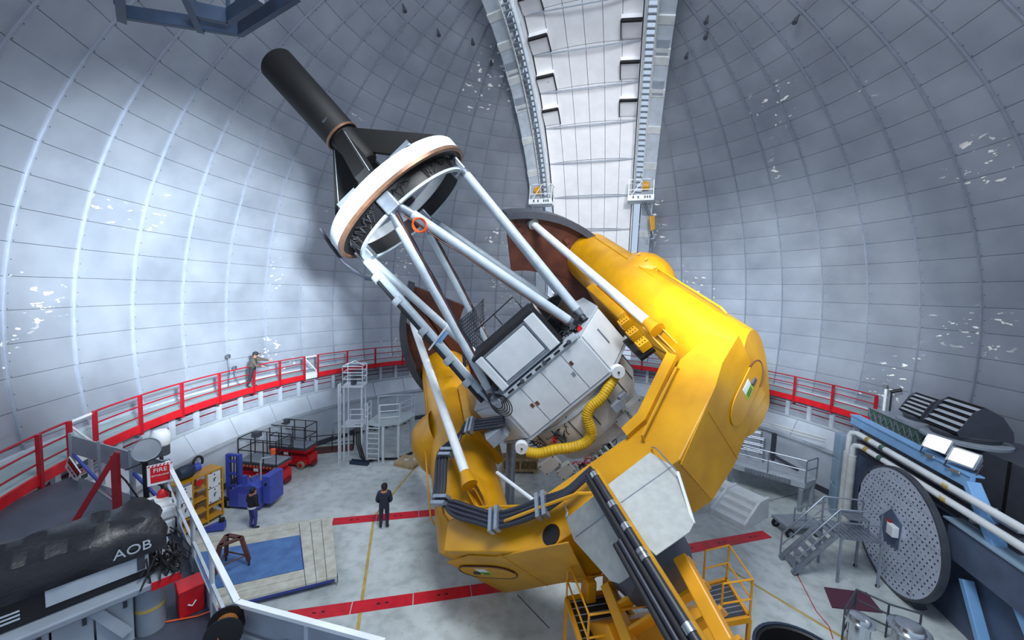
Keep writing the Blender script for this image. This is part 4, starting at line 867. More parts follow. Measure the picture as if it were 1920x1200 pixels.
# far guard panel of the mezzanine
fg = thing('mezzanine_far_guard', 'grey sheet guard with danger placard at the mezzanine edge below the walkway', 'guard', EL_); u = nrm(RA-EL_)
g = G(); g.beam(EL_+V3(0, 0, .85), RA+V3(0, 0, .85), .03, .48); g.make('sheet_panel', GREY, fg)
for f in (0, .33, .66, 1): q = EL_+(RA-EL_)*f; g = G(); g.beam(q, q+V3(0, 0, 1.15), .08, .08, (0, 1, 0)); g.make('post', GREY, fg)
for f in (.0, .66): g = G(); a, b = EL_+(RA-EL_)*f, EL_+(RA-EL_)*(f+.33); g.beam(a+V3(0, 0, .6), b, .05, .06); g.make('brace', BLUE, fg)
c = EL_+(RA-EL_)*.06+V3(.0, -.1, .25); sf_ = Fr(c, nrm(u*.8+V3(0, 0, -.55)), nrm(V3(0, 0, 1)*.8+u*.55), nrm(np.cross(u, (0, 0, 1))))
g = G(sf_); g.box(-.3, .3, -.2, .2, 0, .02); sg = g.make('placard', WHITE, fg); g = G(sf_); g.box(-.27, .27, .02, .17, .02, .025); g.make('placard_field', BLACK, sg); text('DANGER', .12, Fr(sf_(0, .095, .026), *sf_.M), RED, sg)
text('NO STEP', .1, Fr(sf_(0, -.08, .022), *sf_.M), BLACK, sg)
c = atcyl(140, 893, 14.9); un = nrm(V3(-c[0], -c[1], 0)); ur = nrm(np.cross((0, 0, 1), un)); s2 = Fr(c+un*.1, ur, (0, 0, 1), un)
ds = thing('danger_sign', 'red and white danger sign on the ring wall under the walkway gate', 'sign', s2.O); g = G(s2); g.box(-.32, .32, -.2, .2, 0, .02); g.make('board', WHITE, ds); g = G(s2); g.box(-.3, .3, .02, .17, .02, .026); g.make('red_field', RED, ds); text('DANGER', .13, Fr(s2(0, .09, .028), *s2.M), WHITE, ds)
g = G(s2); g.box(-.27, .0, -.16, -.02, .02, .025); g.box(.04, .27, -.16, -.02, .02, .025); g.make('print', DGREY, ds)
# ---- engine hoist
t = thing('engine_hoist', 'dark red folding engine hoist with raised boom on the mezzanine', 'hoist', atz(222, 985, ZM)); fr = yawf(t.location, 20); top = (-.05, 0, 1.62)
g = G(fr); g.beam((0, 0, 0), (0, 0, 1.55), .1, .12, (0, 1, 0)); g.make('mast', DRED, t); g = G(fr); g.beam((.05, 0, 1.6), (-.62, -.2, .2), .09, .1); g.make('boom', DRED, t, bevel=.01); g = G(fr); g.cyl((.0, .0, .5), (-.3, -.1, .95), .04); g.make('ram', CHROME, t)
g = G(fr); g.box(-.12, .45, -.12, .12, .05, .3); g.make('base_block', DRED, t, bevel=.02)
for y in (-.35, .35): g = G(fr); g.beam((-.2, y*.3, .1), (.9, y, .1), .08, .1); g.make('leg', DRED, t); wheel(t, (.9, y, .06), (0, 1, 0), .06, .04, fr)
g = G(fr); g.path([(-.1, .05, 1.3), (.1, .12, .9), (.3, .2, .35)], .018, 5); g.make('hydraulic_hose', RUBBER, t); g = G(fr); g.path([(.1, .1, 1.15), (.6, .3, 1.3)], .016, 5); g.make('pump_handle', BLACK, t)
g = G(fr); g.path([(-.62, -.2, .2), (-.66, -.2, .08), (-.7, -.2, .1)], .025, 5); g.make('hook', BLACK, t)
# ---- pedestal fan
t = thing('pedestal_fan', 'black pedestal fan with grey round shroud on the mezzanine', 'fan', atz(276, 962, ZM)); b = V3(*t.location); hd = aty(297, 843, b[1]); ax = nrm(V3(.85, -.5, .18))
g = G(); g.cyl(b, (b[0], b[1], hd[2]), .05, n=8); g.make('stand', BLACK, t); g = G(); g.lathe(b, (0, 0, 1), [(0, .05), (.3, .05), (.3, 0), (0, 0)], 20); g.make('foot', BLACK, t)
hc_ = V3(b[0], b[1], hd[2]); g = G(); g.lathe(hc_, ax, [(.08, -.06), (.16, .06), (.24, .14), (.25, .14), (.17, .04)], 28); g.make('shroud', GREY, t, smooth=True); g = G(); g.lathe(hc_, ax, [(0, .12), (.23, .12), (.23, .11), (0, .11)], 24); g.make('grille', GREY, t)
g = G(); g.cyl(hc_+ax*-.42, hc_-ax*.03, .08, .11, n=12); g.make('motor', BLACK, t, smooth=True); g = G(); g.cyl(hc_-ax*.2, hc_-ax*.2-V3(0, 0, .35), .03); g.make('yoke', BLACK, t)
t = thing('work_light', 'white domed lamp on a dark post behind the pedestal fan', 'lamp', atz(268, 935, ZM)+V3(0, .5, 0)); b = V3(*t.location); hd = aty(275, 815, b[1]); g = G(); g.cyl(b, (b[0], b[1], hd[2]-.2), .04); g.make('post', DGREY, t); g = G(); g.lathe((b[0], b[1], hd[2]), (0, 0, 1), [(.17, -.25), (.2, -.2), (.2, .02), (.14, .12), (0, .16)], 16); g.make('dome', WHITE, t, smooth=True); g = G(); g.cyl((b[0], b[1], hd[2]-.5), (b[0], b[1], hd[2]-.24), .17, n=14); g.make('housing', DGREY, t)
# ---- white transit case
t = thing('transit_case', 'white ribbed transit case with latch lying beside the fire extinguisher', 'case', atz(292, 996, ZM)); fr = yawf(t.location, -38); g = G(fr); g.box(-.4, .4, -.25, .25, .02, .34); g.make('case_bottom', WHITE, t, bevel=.05); g = G(fr); g.box(-.41, .41, -.26, .26, .35, .6); ld = g.make('case_lid', WHITE, t, bevel=.06)
for x in (-.3, 0, .3): g = G(fr); g.box(x-.04, x+.04, -.275, .275, .33, .62); g.make('case_rib', OFFW, t, bevel=.02)
g = G(fr); g.box(-.1, .1, -.1, .0, .61, .66); g.make('latch', DGREY, ld)
# ---- fire extinguisher and sign
a_ = RA+(RB-RA)*.12; t = thing('fire_extinguisher', 'red fire extinguisher with black hose hung on the mezzanine guard', 'extinguisher', a_+V3(-.12, -.1, .15)); b = V3(*t.location)
g = G(); g.lathe(b, (0, 0, 1), [(0, 0), (.09, 0), (.1, .03), (.1, .5), (.07, .58), (.03, .62), (0, .62)], 18); g.make('cylinder', RED, t, smooth=True); g = G(); g.cyl(b+V3(0, 0, .2), b+V3(0, 0, .38), .103, n=18); g.make('label_band', WHITE, t); g = G(); g.beam(b+V3(-.02, 0, .68), b+V3(-.15, 0, .74), .03, .03); g.beam(b+V3(0, 0, .6), b+V3(0, 0, .7), .04, .04); g.make('valve_handle', BLACK, t); g = G(); g.path([b+V3(0, 0, .66), b+V3(.16, 0, .55), b+V3(.15, 0, .15)], .018, 6); g.make('hose', RUBBER, t)
fv = nrm(C-(b)); fv[2] = 0; fv = nrm(fv); fr = Fr(b+V3(-.04, 0, .95), nrm(np.cross((0, 0, 1), fv)), (0, 0, 1), fv); t = thing('fire_sign', 'red and white fire extinguisher sign board above the extinguisher', 'sign', fr.O); g = G(fr); g.box(-.2, .2, -.22, .22, 0, .02); g.make('board', WHITE, t)
g = G(fr); g.box(-.15, .15, -.17, .17, .02, .025); g.make('red_field', RED, t); text('FIRE', .12, Fr(fr(0, .09, .027), *fr.M), WHITE, t); text('EXTINGUISHER', .04, Fr(fr(0, -.02, .027), *fr.M), WHITE, t)
for k in range(7):
    g = G(fr); x = -.19+k*.058; g.prism([(x, .175, .021), (x+.025, .175, .021), (x+.045, .215, .021), (x+.02, .215, .021)], (0, 0, .003)); g.make('hatch_mark', RED, t)
# ---- AOB instrument bench under a black tarpaulin
P_a, P_b = atz(-60, 1145, ZM+1.3), atz(312, 1012, ZM+1.3); u = nrm(P_b-P_a); v = nrm(np.cross((0, 0, 1), u)); Lb = np.linalg.norm(P_b-P_a); BF = Fr(P_a, u, v, (0, 0, 1)); rz = lambda z: z-ZM
t = thing('optics_bench', 'long optics bench wrapped in a black tarpaulin lettered AOB', 'instrument', V3(*P_a[:2], ZM)); g = G(BF); prof = [(-.06, -.12), (-.05, .05), (-.02, .22), (.03, .36), (.16, .44), (.4, .52), (.7, .58), (.95, .55), (1.15, .42), (1.22, .2), (1.25, -.1)]; n_ = 60
prof = [(a*.75, b*.72) for a, b in prof]
for i in range(n_+1):
    s = Lb*i/n_; e = min(1, (n_-i)/8.)**.5; 
    for j, (y, z) in enumerate(prof):
        wv = .035*math.sin(3.1*s+2.3*j)+.02*math.sin(9*s-1.7*j+math.sin(5*s))+.014*math.sin(17*s+3*j); k = 0 if j < 3 else 1
        g.v.append(BF(s+.05*math.sin(j*2+s*4)*k*(i > n_-10), y+wv*.3, (z+wv*k*1.1)*(.35+.65*e) if z > 0 else z))
m_ = len(prof); g.f = [(i*m_+j, i*m_+j+1, (i+1)*m_+j+1, (i+1)*m_+j) for i in range(n_) for j in range(m_-1)]+[tuple(range(m_)), tuple(range(n_*m_, n_*m_+m_))]
TARP = mat('black_tarpaulin', (24, 24, 30), .42, 0, .3, 3, .3); tp = g.make('tarpaulin', TARP, t, smooth=True)
tf_ = BF(Lb-.36, -.085, .07); text('AOB', .19, Fr(tf_, u, (0, 0, 1), -v), LGREY, tp, 'lettering')
g = G(BF); g.box(0, Lb-.15, 0, .9, -.42, -.06); g.make('instrument_body', BLACK, t); g = G(BF); g.box(Lb-1.15, Lb-.2, -.02, .0, -.32, -.1); g.make('pale_panel', LGREY, t); g = G(BF); g.box(Lb-.32, Lb-.24, -.03, .0, -.3, -.08); g.make('panel_strip', DGREY, t)
for k in range(3): g = G(BF); g.box(Lb-1.65, Lb-1.35, -.02, -.01, -.34+k*.05, -.32+k*.05); g.make('vent_line', LGREY, t)
g = G(BF); g.box(-.1, Lb+.12, -.22, 1.0, -.56, -.46); tbp = g.make('table_top', GREY, t, bevel=.02); g = G(BF); g.box(Lb-.2, Lb+.13, -.235, -.22, -.57, -.45); g.make('red_end', RED, tbp)
for x in (Lb-.2, .3): g = G(BF); g.cyl((x, .05, -1.3), (x, .05, -.56), .17, n=20); g.make('round_leg', GREY, t, smooth=True); g = G(BF); g.cyl((x, .05, -.95), (x, .05, -.9), .175, n=20); g.make('leg_band', YLINE, t)
for k in range(3): g = G(BF); x = Lb-1.5+k*.38; g.box(x, x+.36, -.05, .6, -1.3, -.6); cb_ = g.make('cabinet', LGREY, t, bevel=.01); g = G(BF); g.box(x+.26, x+.3, -.07, -.05, -.75, -.66); g.make('handle', DGREY, cb_)
g = G(BF); g.beam((Lb-.75, -.1, -.58), (Lb-.45, -.1, -1.12), .12, .03, (0, 1, 0)); g.make('brace', LGREY, t); g = G(BF)
for i in range(40): s = rnd.uniform(Lb-.2, Lb+.15); g.path([(s, rnd.uniform(-.1, .5), rnd.uniform(-.4, .0)), (s+rnd.uniform(-.1, .2), rnd.uniform(-.2, .4), rnd.uniform(-.5, -.1)), (s+rnd.uniform(-.2, .3), rnd.uniform(-.3, .2), rnd.uniform(-.5, -.35))], .012, 4)
g.make('end_cables', RUBBER, t, kind='stuff')
t = thing('red_toolbox', 'red metal box on the mezzanine floor beside the round table leg', 'box', BF(Lb+.2, .1, -1.3)); g = G(BF); g.box(Lb+.1, Lb+.4, -.12, .2, -1.3, -.9); g.make('body', RED, t, bevel=.015); g = G(BF); g.box(Lb+.09, Lb+.41, -.13, .21, -.9, -.85); g.make('lid', RED, t, bevel=.015); g = G(BF); g.path([(Lb+.2, -.13, -1.1), (Lb+.25, -.15, -1.13), (Lb+.3, -.13, -1.08)], .012, 5); g.make('handle', WHITE, t)
g = G(); g.path([atz(210, 1192, ZM+.02), atz(300, 1168, ZM+.02), atz(370, 1155, ZM+.02), atz(410, 1140, ZM+.1)], .012, 5); tag(g.make('orange_cord', ORANGE), 'orange cord trailing over the mezzanine floor under the bench', 'cord')
# ================================================================ PEOPLE
def person(label, loc, yaw, hgt, mats, J, cap=None, hem=None):
    """J: joint positions for a 1.75 m figure facing +y; body grown from one skeleton"""
    k = hgt/1.75; a = math.radians(yaw); ca, sa = math.cos(a), math.sin(a)
    t = thing('person', label, 'person', loc); R_ = {}; names = list(J); vs = []; E_ = []
    rad = dict(pelvis=(.165, .125), spine=(.175, .13), chest=(.2, .14), neck=(.058, .058), head=(.085, .1), crown=(.075, .085))
    for s in 'LR': rad.update({'sh'+s: (.092, .092), 'el'+s: (.066, .066), 'wr'+s: (.034, .034), 'hd'+s: (.036, .022), 'hip'+s: (.098, .1), 'kn'+s: (.068, .068), 'an'+s: (.048, .05), 'toe'+s: (.042, .034)})
    edges = [('pelvis', 'spine'), ('spine', 'chest'), ('chest', 'neck'), ('neck', 'head'), ('head', 'crown')]
    for s in 'LR': edges += [('chest', 'sh'+s), ('sh'+s, 'el'+s), ('el'+s, 'wr'+s), ('wr'+s, 'hd'+s), ('pelvis', 'hip'+s), ('hip'+s, 'kn'+s), ('kn'+s, 'an'+s), ('an'+s, 'toe'+s)]
    for s in 'LR':   # five fingers per hand
        w, h = V3(*J['wr'+s]), V3(*J['hd'+s]); f = nrm(h-w); side = nrm(np.cross(f, (0, 1, .2) if abs(f[1]) < .8 else (0, 0, 1)))
        for i, (o_, ln) in enumerate(((-.03, .075), (-.01, .085), (.01, .08), (.03, .062))):
            b = h+side*o_; J['f%s%da' % (s, i)] = tuple(b+f*ln*.5); J['f%s%db' % (s, i)] = tuple(b+f*ln*.9+V3(0, .012, -.005)); edges += [('hd'+s, 'f%s%da' % (s, i)), ('f%s%da' % (s, i), 'f%s%db' % (s, i))]
            rad['f%s%da' % (s, i)] = (.009, .009); rad['f%s%db' % (s, i)] = (.008, .008)
        J['th'+s] = tuple((w+h)/2+V3(0, .05, 0)+f*.03); edges.append(('hd'+s, 'th'+s)); rad['th'+s] = (.01, .01)
    names = list(J); idx = {n: i for i, n in enumerate(names)}
    P = [V3(*J[n])*k for n in names]; W_ = [V3(ca*q[0]-sa*q[1], sa*q[0]+ca*q[1], q[2]) for q in P]
    me = bpy.data.meshes.new('body'); me.from_pydata([tuple(q) for q in W_], [(idx[a_], idx[b_]) for a_, b_ in edges], [])
    ob = bpy.data.objects.new('body_tmp', me); col.objects.link(ob); md = ob.modifiers.new('s', 'SKIN'); ob.modifiers.new('u', 'SUBSURF').levels = 2
    for i, n in enumerate(names): sv = me.skin_vertices[0].data[i]; sv.radius = (rad[n][0]*k*1.12, rad[n][1]*k*1.12); sv.use_root = (n == 'pelvis')
    dg = bpy.context.evaluated_depsgraph_get(); m2 = bpy.data.meshes.new_from_object(ob.evaluated_get(dg)); bpy.data.objects.remove(ob)
    for m in (mats['skin'], mats['top'], mats['legs'], mats['shoe']): m2.materials.append(m)
    def mi(n):
        if n[:2] in ('hd', 'th') or n[0] == 'f' or n in ('head', 'crown', 'neck'): return 0
        if n[:3] == 'toe' or n[:2] == 'an': return 3
        if n[:2] == 'kn' or n[:3] == 'hip' or n == 'pelvis': return 2
        return 1
    segs = [(W_[idx[a_]], W_[idx[b_]], mi(b_) if mi(b_) != 3 or a_[:2] == 'an' else 2, b_) for a_, b_ in edges]
    for pl in m2.polygons:
        c = V3(*pl.center); best = 9; bi = 1
        for a_, b_, m, nb in segs:
            f = max(0, min(1, ((c-a_)@(b_-a_))/((b_-a_)@(b_-a_)))); ds = np.linalg.norm(c-a_-(b_-a_)*f)
            if nb == 'neck': m = 1 if f < .7 else 0
            if nb == 'spine': m = 2 if f < .35 else 1
            if ds < best: best, bi = ds, m
        pl.material_index = bi; pl.use_smooth = True
    bo = bpy.data.objects.new('body', m2); col.objects.link(bo); bo.parent = t
    HF = Fr(V3(*loc)+W_[idx['head']], (ca, sa, 0), (-sa, ca, 0)); kk = k
    g = G(HF); g.sph((0, -.03, .05*kk), .112*kk, .118*kk, .125*kk, 14, 8); hr = g.make('hair', mats['hair'], t, smooth=True)
    if cap:
        g = G(HF); g.sph((0, -.01, .075*kk), .12*kk, .132*kk, .115*kk, 14, 8); cp_ = g.make('cap', cap, t, smooth=True); g = G(HF); g.prism([(-.08, .08, .08), (.08, .08, .08), (.06, .2, .07), (-.06, .2, .07)], (0, 0, .015)); g.make('peak', cap, cp_)
    g = G(HF); g.prism([(-.016, .1, -.02), (.016, .1, -.02), (.0, .135, -.015), (0, .1, .04)], (0, .004, 0)); g.make('nose', mats['skin'], t)
    for s in (-1, 1): g = G(HF); g.sph((s*.1*kk, -.005, .01), .016, .028, .036, 8, 6); g.make('ear', mats['skin'], t, smooth=True); g = G(HF); g.sph((s*.034, .095, .025), .013, .01, .009, 8, 6); g.make('eye', BLACK, t, smooth=True)
    g = G(HF); g.cbox((0, .098, -.05), .045, .012, .01); g.make('mouth', mat('lips', (140, 80, 74), .5), t)
    if hem: g = G(Fr(loc, (ca, sa, 0), (-sa, ca, 0))); g.lathe((0, 0, .92*k), (0, 0, 1), [(.185*k, 0), (.19*k, .03), (.185*k, .07), (.18*k, .07), (.18*k, 0), (.185*k, 0)], 20); g.make('shirt_hem', hem, t, smooth=True)
    return t
stand = dict(pelvis=(0, 0, .95), spine=(0, 0, 1.12), chest=(0, -.01, 1.34), neck=(0, 0, 1.5), head=(0, .03, 1.6), crown=(0, .02, 1.71), shL=(-.19, 0, 1.4), shR=(.19, 0, 1.4), elL=(-.26, -.03, 1.14), elR=(.26, -.03, 1.14), wrL=(-.2, .12, .98), wrR=(.2, .12, .98), hdL=(-.15, .17, .95), hdR=(.15, .17, .95), hipL=(-.1, 0, .88), hipR=(.1, 0, .88), knL=(-.115, .02, .48), knR=(.115, .02, .48), anL=(-.12, -.02, .08), anR=(.12, -.02, .08), toeL=(-.14, .16, .03), toeR=(.14, .16, .03))
NAVYC = mat('navy_overall', (38, 42, 60), .8, 0, .2, 6); BLACKC = mat('black_jacket', (28, 24, 30), .8, 0, .2, 6); JEANS = mat('blue_jeans', (66, 72, 138), .8, 0, .2, 8); BRN = mat('brown_jacket', (70, 62, 54), .8, 0, .25, 6); SHOE = mat('dark_shoe', (24, 22, 22), .6)
person('person in dark navy work clothes and dark cap standing on the open floor', tuple(atz(720, 990, 0)), 10, 1.78, dict(skin=SKIN, top=NAVYC, legs=NAVYC, shoe=SHOE, hair=HAIR), dict(stand, crown=(0, .0, 1.71)), cap=BLACKC)
person('person in a black jacket and blue jeans facing the blue stacker', tuple(atz(475, 991, 0)), -20, 1.62, dict(skin=SKIN, top=BLACKC, legs=JEANS, shoe=SHOE, hair=HAIR), dict(stand), hem=WHITE)
wp = atz(474, 726, 4.43); wa = math.degrees(math.atan2(wp[0], wp[1]))
lean = dict(stand, spine=(0, .02, 1.11), chest=(0, .06, 1.33), neck=(0, .1, 1.47), head=(0, .15, 1.57), crown=(0, .14, 1.68), shL=(-.19, .08, 1.38), shR=(.19, .08, 1.38), elL=(-.22, .42, 1.32), wrL=(-.2, .66, 1.28), hdL=(-.2, .74, 1.27), elR=(.24, .25, 1.08), wrR=(.2, .48, 1.07), hdR=(.2, .55, 1.06), anR=(.12, -.2, .09), toeR=(.13, -.04, .03), knR=(.11, -.05, .48))
person('person in brown jacket and cap leaning on the walkway rail with arm out', tuple(wp), -75, 1.72, dict(skin=SKIN, top=BRN, legs=BLACKC, shoe=SHOE, hair=HAIR), lean, cap=BLACKC)
# wall telephone and sensor near the person on the walkway
for (x, y), l_, c_ in (((428, 668), 'small dark sensor box with cable on the dome wall near the walkway', 'sensor'), ((440, 690), 'thin dark tool leaning on the dome wall by the walkway', 'tool')):
    q = atcyl(x, y, 15.35); t = thing('wall_sensor' if c_ == 'sensor' else 'leaning_tool', l_, c_, q)
    g = G(); g.cbox(q, .14, .14, .18); g.make('box', DGREY, t, bevel=.02); g = G(); g.path([q+V3(0, 0, -.1), q+V3(.1, -.05, -.5), q+V3(.3 if c_ == 'tool' else .05, -.1, 4.45-q[2])], .02, 5); g.make('cord', DGREY, t)
# ================================================================ FLOOR THINGS BEYOND THE TELESCOPE
LADW = mat('ladder_white', (214, 220, 226), .4, .1, .12, 3)
t = thing('access_tower', 'tall white access tower with caged top deck and side ladder near the ring wall', 'tower', (-9.95, 5.7, 0)); fr = yawf((-9.95, 5.7, 0), 8)
for x in (-.45, .45):
    for y in (-.4, .4): g = G(fr); g.box(x-.04, x+.04, y-.04, y+.04, 0, 4.1); g.make('column', LADW, t)
for z in (1.9, 4.05): g = G(fr); g.box(-.55, .55, -.5, .5, z, z+.08); g.make('deck', LADW, t)
railing(t, [(-.5, -.45, 4.13), (.5, -.45, 4.13), (.5, .45, 4.13), (-.5, .45, 4.13), (-.5, -.45, 4.13)], 1.05, LADW, (.35, .68, 1), .028, True, fr)
g = G(fr); g.path([(-.5, 0, 5.15), (0, 0, 5.4), (.5, 0, 5.15)], .03, 6); g.make('hoop', LADW, t); g = G(fr); g.box(-.15, .1, -.3, 0, 4.13, 4.6); g.make('motor_unit', DGREY, t, bevel=.04)
for y in (-.75, -.45): g = G(fr); g.beam((-.62, y, 0), (-.62, y, 4.3), .06, .05, (0, 1, 0)); g.make('ladder_rail', LADW, t)
for k in range(14): g = G(fr); g.beam((-.62, -.75, .25+k*.3), (-.62, -.45, .25+k*.3), .05, .03); g.make('rung', LADW, t)
railing(t, [(-.1, -.5, 1.98), (.55, -.5, 1.98)], .9, LADW, (.35, .68, 1), .025, True, fr)
t = thing('access_platform', 'white low access platform on square legs with rails and front ladder', 'platform', (-8.1, 5.9, 0)); fr = yawf((-8.1, 5.9, 0), 0); zd = 2.0
for x, y in ((-1.05, -.5), (-.15, -.65), (.55, -.25), (1.05, .9), (.75, 1.5), (-.9, .9)): g = G(fr); g.box(x-.06, x+.06, y-.06, y+.06, 0, zd); lg = g.make('leg', LADW, t); g = G(fr); g.box(x-.13, x+.13, y-.13, y+.13, 0, .03); g.make('foot_plate', LADW, lg)
g = G(fr); g.prism([(-1.15, -.6, zd), (-.15, -.75, zd), (.65, -.35, zd), (1.15, .9, zd), (.8, 1.6, zd), (-1.0, 1.0, zd)], (0, 0, .1)); g.make('deck', mat('deck_grey', (186, 198, 200), .5, 0, .1), t)
railing(t, [(-1.12, .2, zd+.1), (-1.12, -.58, zd+.1), (-1.0, -.62, zd+.1)], 1.05, LADW, (.35, .68, 1), .028, True, fr)
railing(t, [(-.3, -.72, zd+.1), (.62, -.36, zd+.1)], 1.05, LADW, (.35, .68, 1), .028, True, fr)
railing(t, [(.62, -.1, zd+.1), (1.12, .9, zd+.1)], 1.05, LADW, (.35, .68, 1), .028, True, fr)
railing(t, [(-1.0, .95, zd+.1), (0, 1.3, zd+.1), (.78, 1.55, zd+.1)], 1.05, LADW, (.5, 1), .028, True, fr)
for x in (-.95, -.33): g = G(fr); g.beam((x, -.8, 0), (x, -.72, zd+1.1), .05, .06, (0, 1, 0)); g.make('ladder_rail', LADW, t)
for k in range(7): g = G(fr); z = .25+k*.28; g.beam((-.95, -.8, z), (-.33, -.8, z), .08, .03); g.make('rung', LADW, t)
for i, (pts, l_) in enumerate(((((-9.6, 5.2), (-9.3, 5.0), (-8.6, 5.5), (-7.6, 5.6), (-7.0, 6.4)), 'thick black hose lying on the floor under the white access platform'), )):
    g = G(); g.path([V3(*q, .07) for q in pts], .06, 7); tag(g.make('floor_hose', RUBBER, smooth=True), l_, 'hose')
for k in range(3): g = G(); g.path([(-9.75+.1*k, 5.35, 2.0), (-9.7+.1*k, 5.3, 1.0), (-9.45+.1*k, 5.2, .3), (-9.2, 5.1+.05*k, .08)], .035, 6); g.make('hanging_cable', RUBBER, bpy.data.objects['access_tower'])
fr = yawf((-6.85, 5.15, 0), -18); t = thing('pallet', 'wooden pallet with a flat carton lying on the floor by the white platform', 'pallet', fr.O)
for k in range(3): g = G(fr); g.box(-.6, .6, -.5+k*.45, -.4+k*.45, 0, .1); g.make('runner', WOOD, t)
for k in range(6): g = G(fr); g.box(-.6+k*.205, -.6+k*.205+.17, -.5, .5, .1, .13); g.make('slat', WOOD, t)
t = thing('carton', 'flat brown carton with two white papers on the wooden pallet', 'carton', fr(0, 0, .13)); g = G(fr); g.box(-.58, .58, -.48, .48, .13, .25); g.make('box', mat('cardboard', (190, 168, 132), .8, 0, .15, 4), t)
for x in (-.1, .3): g = G(fr); g.box(x-.12, x+.12, -.1+x*.6, .12+x*.6, .25, .255); g.make('paper', WHITE, t)
fr = yawf((-9.4, 4.95, 0), -8); g = G(fr); g.box(-.5, .5, -.12, .12, 0, .06); g.box(-.5, .5, -.12, -.08, .06, .2); g.box(-.5, .5, .08, .12, .06, .2); tag(g.make('steel_channel', NAVY), 'blue steel channel lying on the floor at the foot of the ladder', 'channel')
fr = yawf((-.9, 4.95, 0), 3); t = thing('shipping_crate', 'open wooden shipping crate of packing straw behind the telescope', 'crate', fr.O)
for x in (-.9, 0, .9): g = G(fr); g.box(x-.05, x+.05, -.5, -.44, .1, .75); g.make('batten', WOOD, t)
for z in (.1, .66): g = G(fr); g.box(-.95, .95, -.46, -.4, z, z+.12); g.make('side_board', WOOD, t)
g = G(fr); g.box(-.9, .9, -.4, .4, .1, .72); g.make('packing', mat('packing_straw', (150, 128, 84), .9, 0, .6, 14, .6), t); g = G(fr)
for x in (-.8, .7): g.box(x, x+.15, -.45, .45, 0, .1)
g.make('skid', WOOD, t, kind='stuff')
q = aty(957, 880, .9); g = G(); g.cyl((q[0], q[1], 0), (q[0], q[1], 4.0), .2, n=20); t = thing('prop_column', 'smooth steel column standing under the telescope beside the yellow fork', 'column', (q[0], q[1], 0)); g.make('shaft', STEEL, t, smooth=True); g = G(); g.lathe((q[0], q[1], 0), (0, 0, 1), [(0, .06), (.35, .06), (.35, 0), (0, 0)], 20); g.make('base_plate', GREY, t)
g = G(); g.cyl(YF(*onO(932, 886, .1)), YF(*onO(1000, 938, .35)), .05, n=8); g.make('tie_rod', WHITE, yk)
# ================================================================ SOUTH BEARING COVERS AND PIER
cv = thing('bearing_shield', 'brushed aluminium sheet covers folded over the south polar bearing', 'cover', YF(0, -7, .6))
Lc = [(1125, 921, .95), (1061, 972, .35), (1076, 1013, .35), (1144, 1089, .35), (1160, 1094, .4), (1190, 1073, .75), (1211, 1038, .95)]
Rc_ = [(1138, 910, .95), (1219, 848, .35), (1258, 872, .3), (1271, 885, .3), (1301, 981, .3), (1293, 997, .35), (1230, 1041, .85), (1217, 1029, .95)]
for P_, fold in ((Lc, [(1080, 1005, .42), (1148, 955, .9)]), (Rc_, [(1165, 942, .9), (1262, 873, .4)])):
    Q3 = np.array([YF(*onO(*q)) for q in P_]); cen = Q3.mean(0); pn = np.linalg.svd(Q3-cen)[2][2]; pn = pn if pn@oo > 0 else -pn
    g = G(); g.prism([atplane(q[0], q[1], cen, pn) for q in P_], -pn*.03); g.make('sheet', ALU, cv)
    onS = lambda x, y, z: atplane(x, y, cen, pn)
    a, b = [onS(*q) for q in fold]; g = G(); g.beam(a+oo*.01, b+oo*.01, .02, .012, oo); g.make('fold_line', GREY, cv)
a, b = YF(*onO(1271, 885, .33)), YF(*onO(1301, 981, .33)); g = G(); g.beam(a, b, .05, .05, oo); g.make('edge_roll', WHITE, cv)
g = G(); g.path([YF(*onO(x, y, z)) for x, y, z in ((1222, 838, .1), (1230, 840, .45), (1268, 882, .4))], .018, 5); g.make('spring_clip', STEEL, cv)
g = G(); g.path([YF(*onO(x, y, z)) for x, y, z in ((1058, 945, .1), (1064, 962, .4), (1062, 970, .4))], .025, 5); g.make('spring_clip', STEEL, cv)
g = G(YF); g.lathe((0, -6.9, -1.0), (0, -1, 0), [(.95, -.1), (.95, .35), (.9, .8), (.7, 1.2), (0, 1.3)], 36); g.make('bearing_drum', DGREY, cv, smooth=True)
ct = thing('cable_tray', 'dark cable pipes with steel couplings running down from the bearing to the pier', 'cable tray', YF(.6, -8, 1.1))
a, b = YF(*onO(1110, 884, 1.12)), YF(*onO(1318, 1222, 1.12)); tt = nrm(b-a); sx = nrm(np.cross(tt, oo))
for k, (r, m_) in enumerate(((.075, CABLE), (.055, RUBBER), (.05, CABLE), (.05, RUBBER))):
    f0 = 0 if k < 2 else .45; o_ = sx*(.0 if k == 0 else .13 if k == 1 else .23+.1*(k-2)); g = G(); g.cyl(a+(b-a)*f0+o_, b+o_, r, n=10); g.make('pipe', m_, ct, smooth=True)
for f in (.02, .25, .4, .55, .57, .9): c = a+(b-a)*f; g = G(); g.cyl(c, c+tt*.12, .09, n=12); g.make('coupling', CHROME, ct, smooth=True)
g = G(); g.beam(a-sx*.1-oo*.06, b-sx*.1-oo*.06, .05, .1, oo); g.make('tray_edge', YEL, ct); g = G(); g.beam(a+sx*.08-oo*.12, b+sx*.08-oo*.12, .34, .03, oo); g.make('tray_bed', DGREY, ct)
OYEL = mat('orange_yellow_paint', (232, 158, 24), .4, 0, .2, 1.5, .06)
pr = thing('telescope_pier', 'orange yellow steel pier carrying the south bearing of the telescope', 'pier', (1.75, -6.9, 0)); PF = yawf((1.75, -6.75, 0), 13)
g = G(PF); g.prism([(-1.25, -2.4, 0), (-1.25, 1.0, 0), (-1.25, .75, 2.0), (-1.25, -.1, 2.75), (-1.25, -2.4, 2.0)], (2.5, 0, 0)); g.make('pier_body', OYEL, pr, bevel=.04)
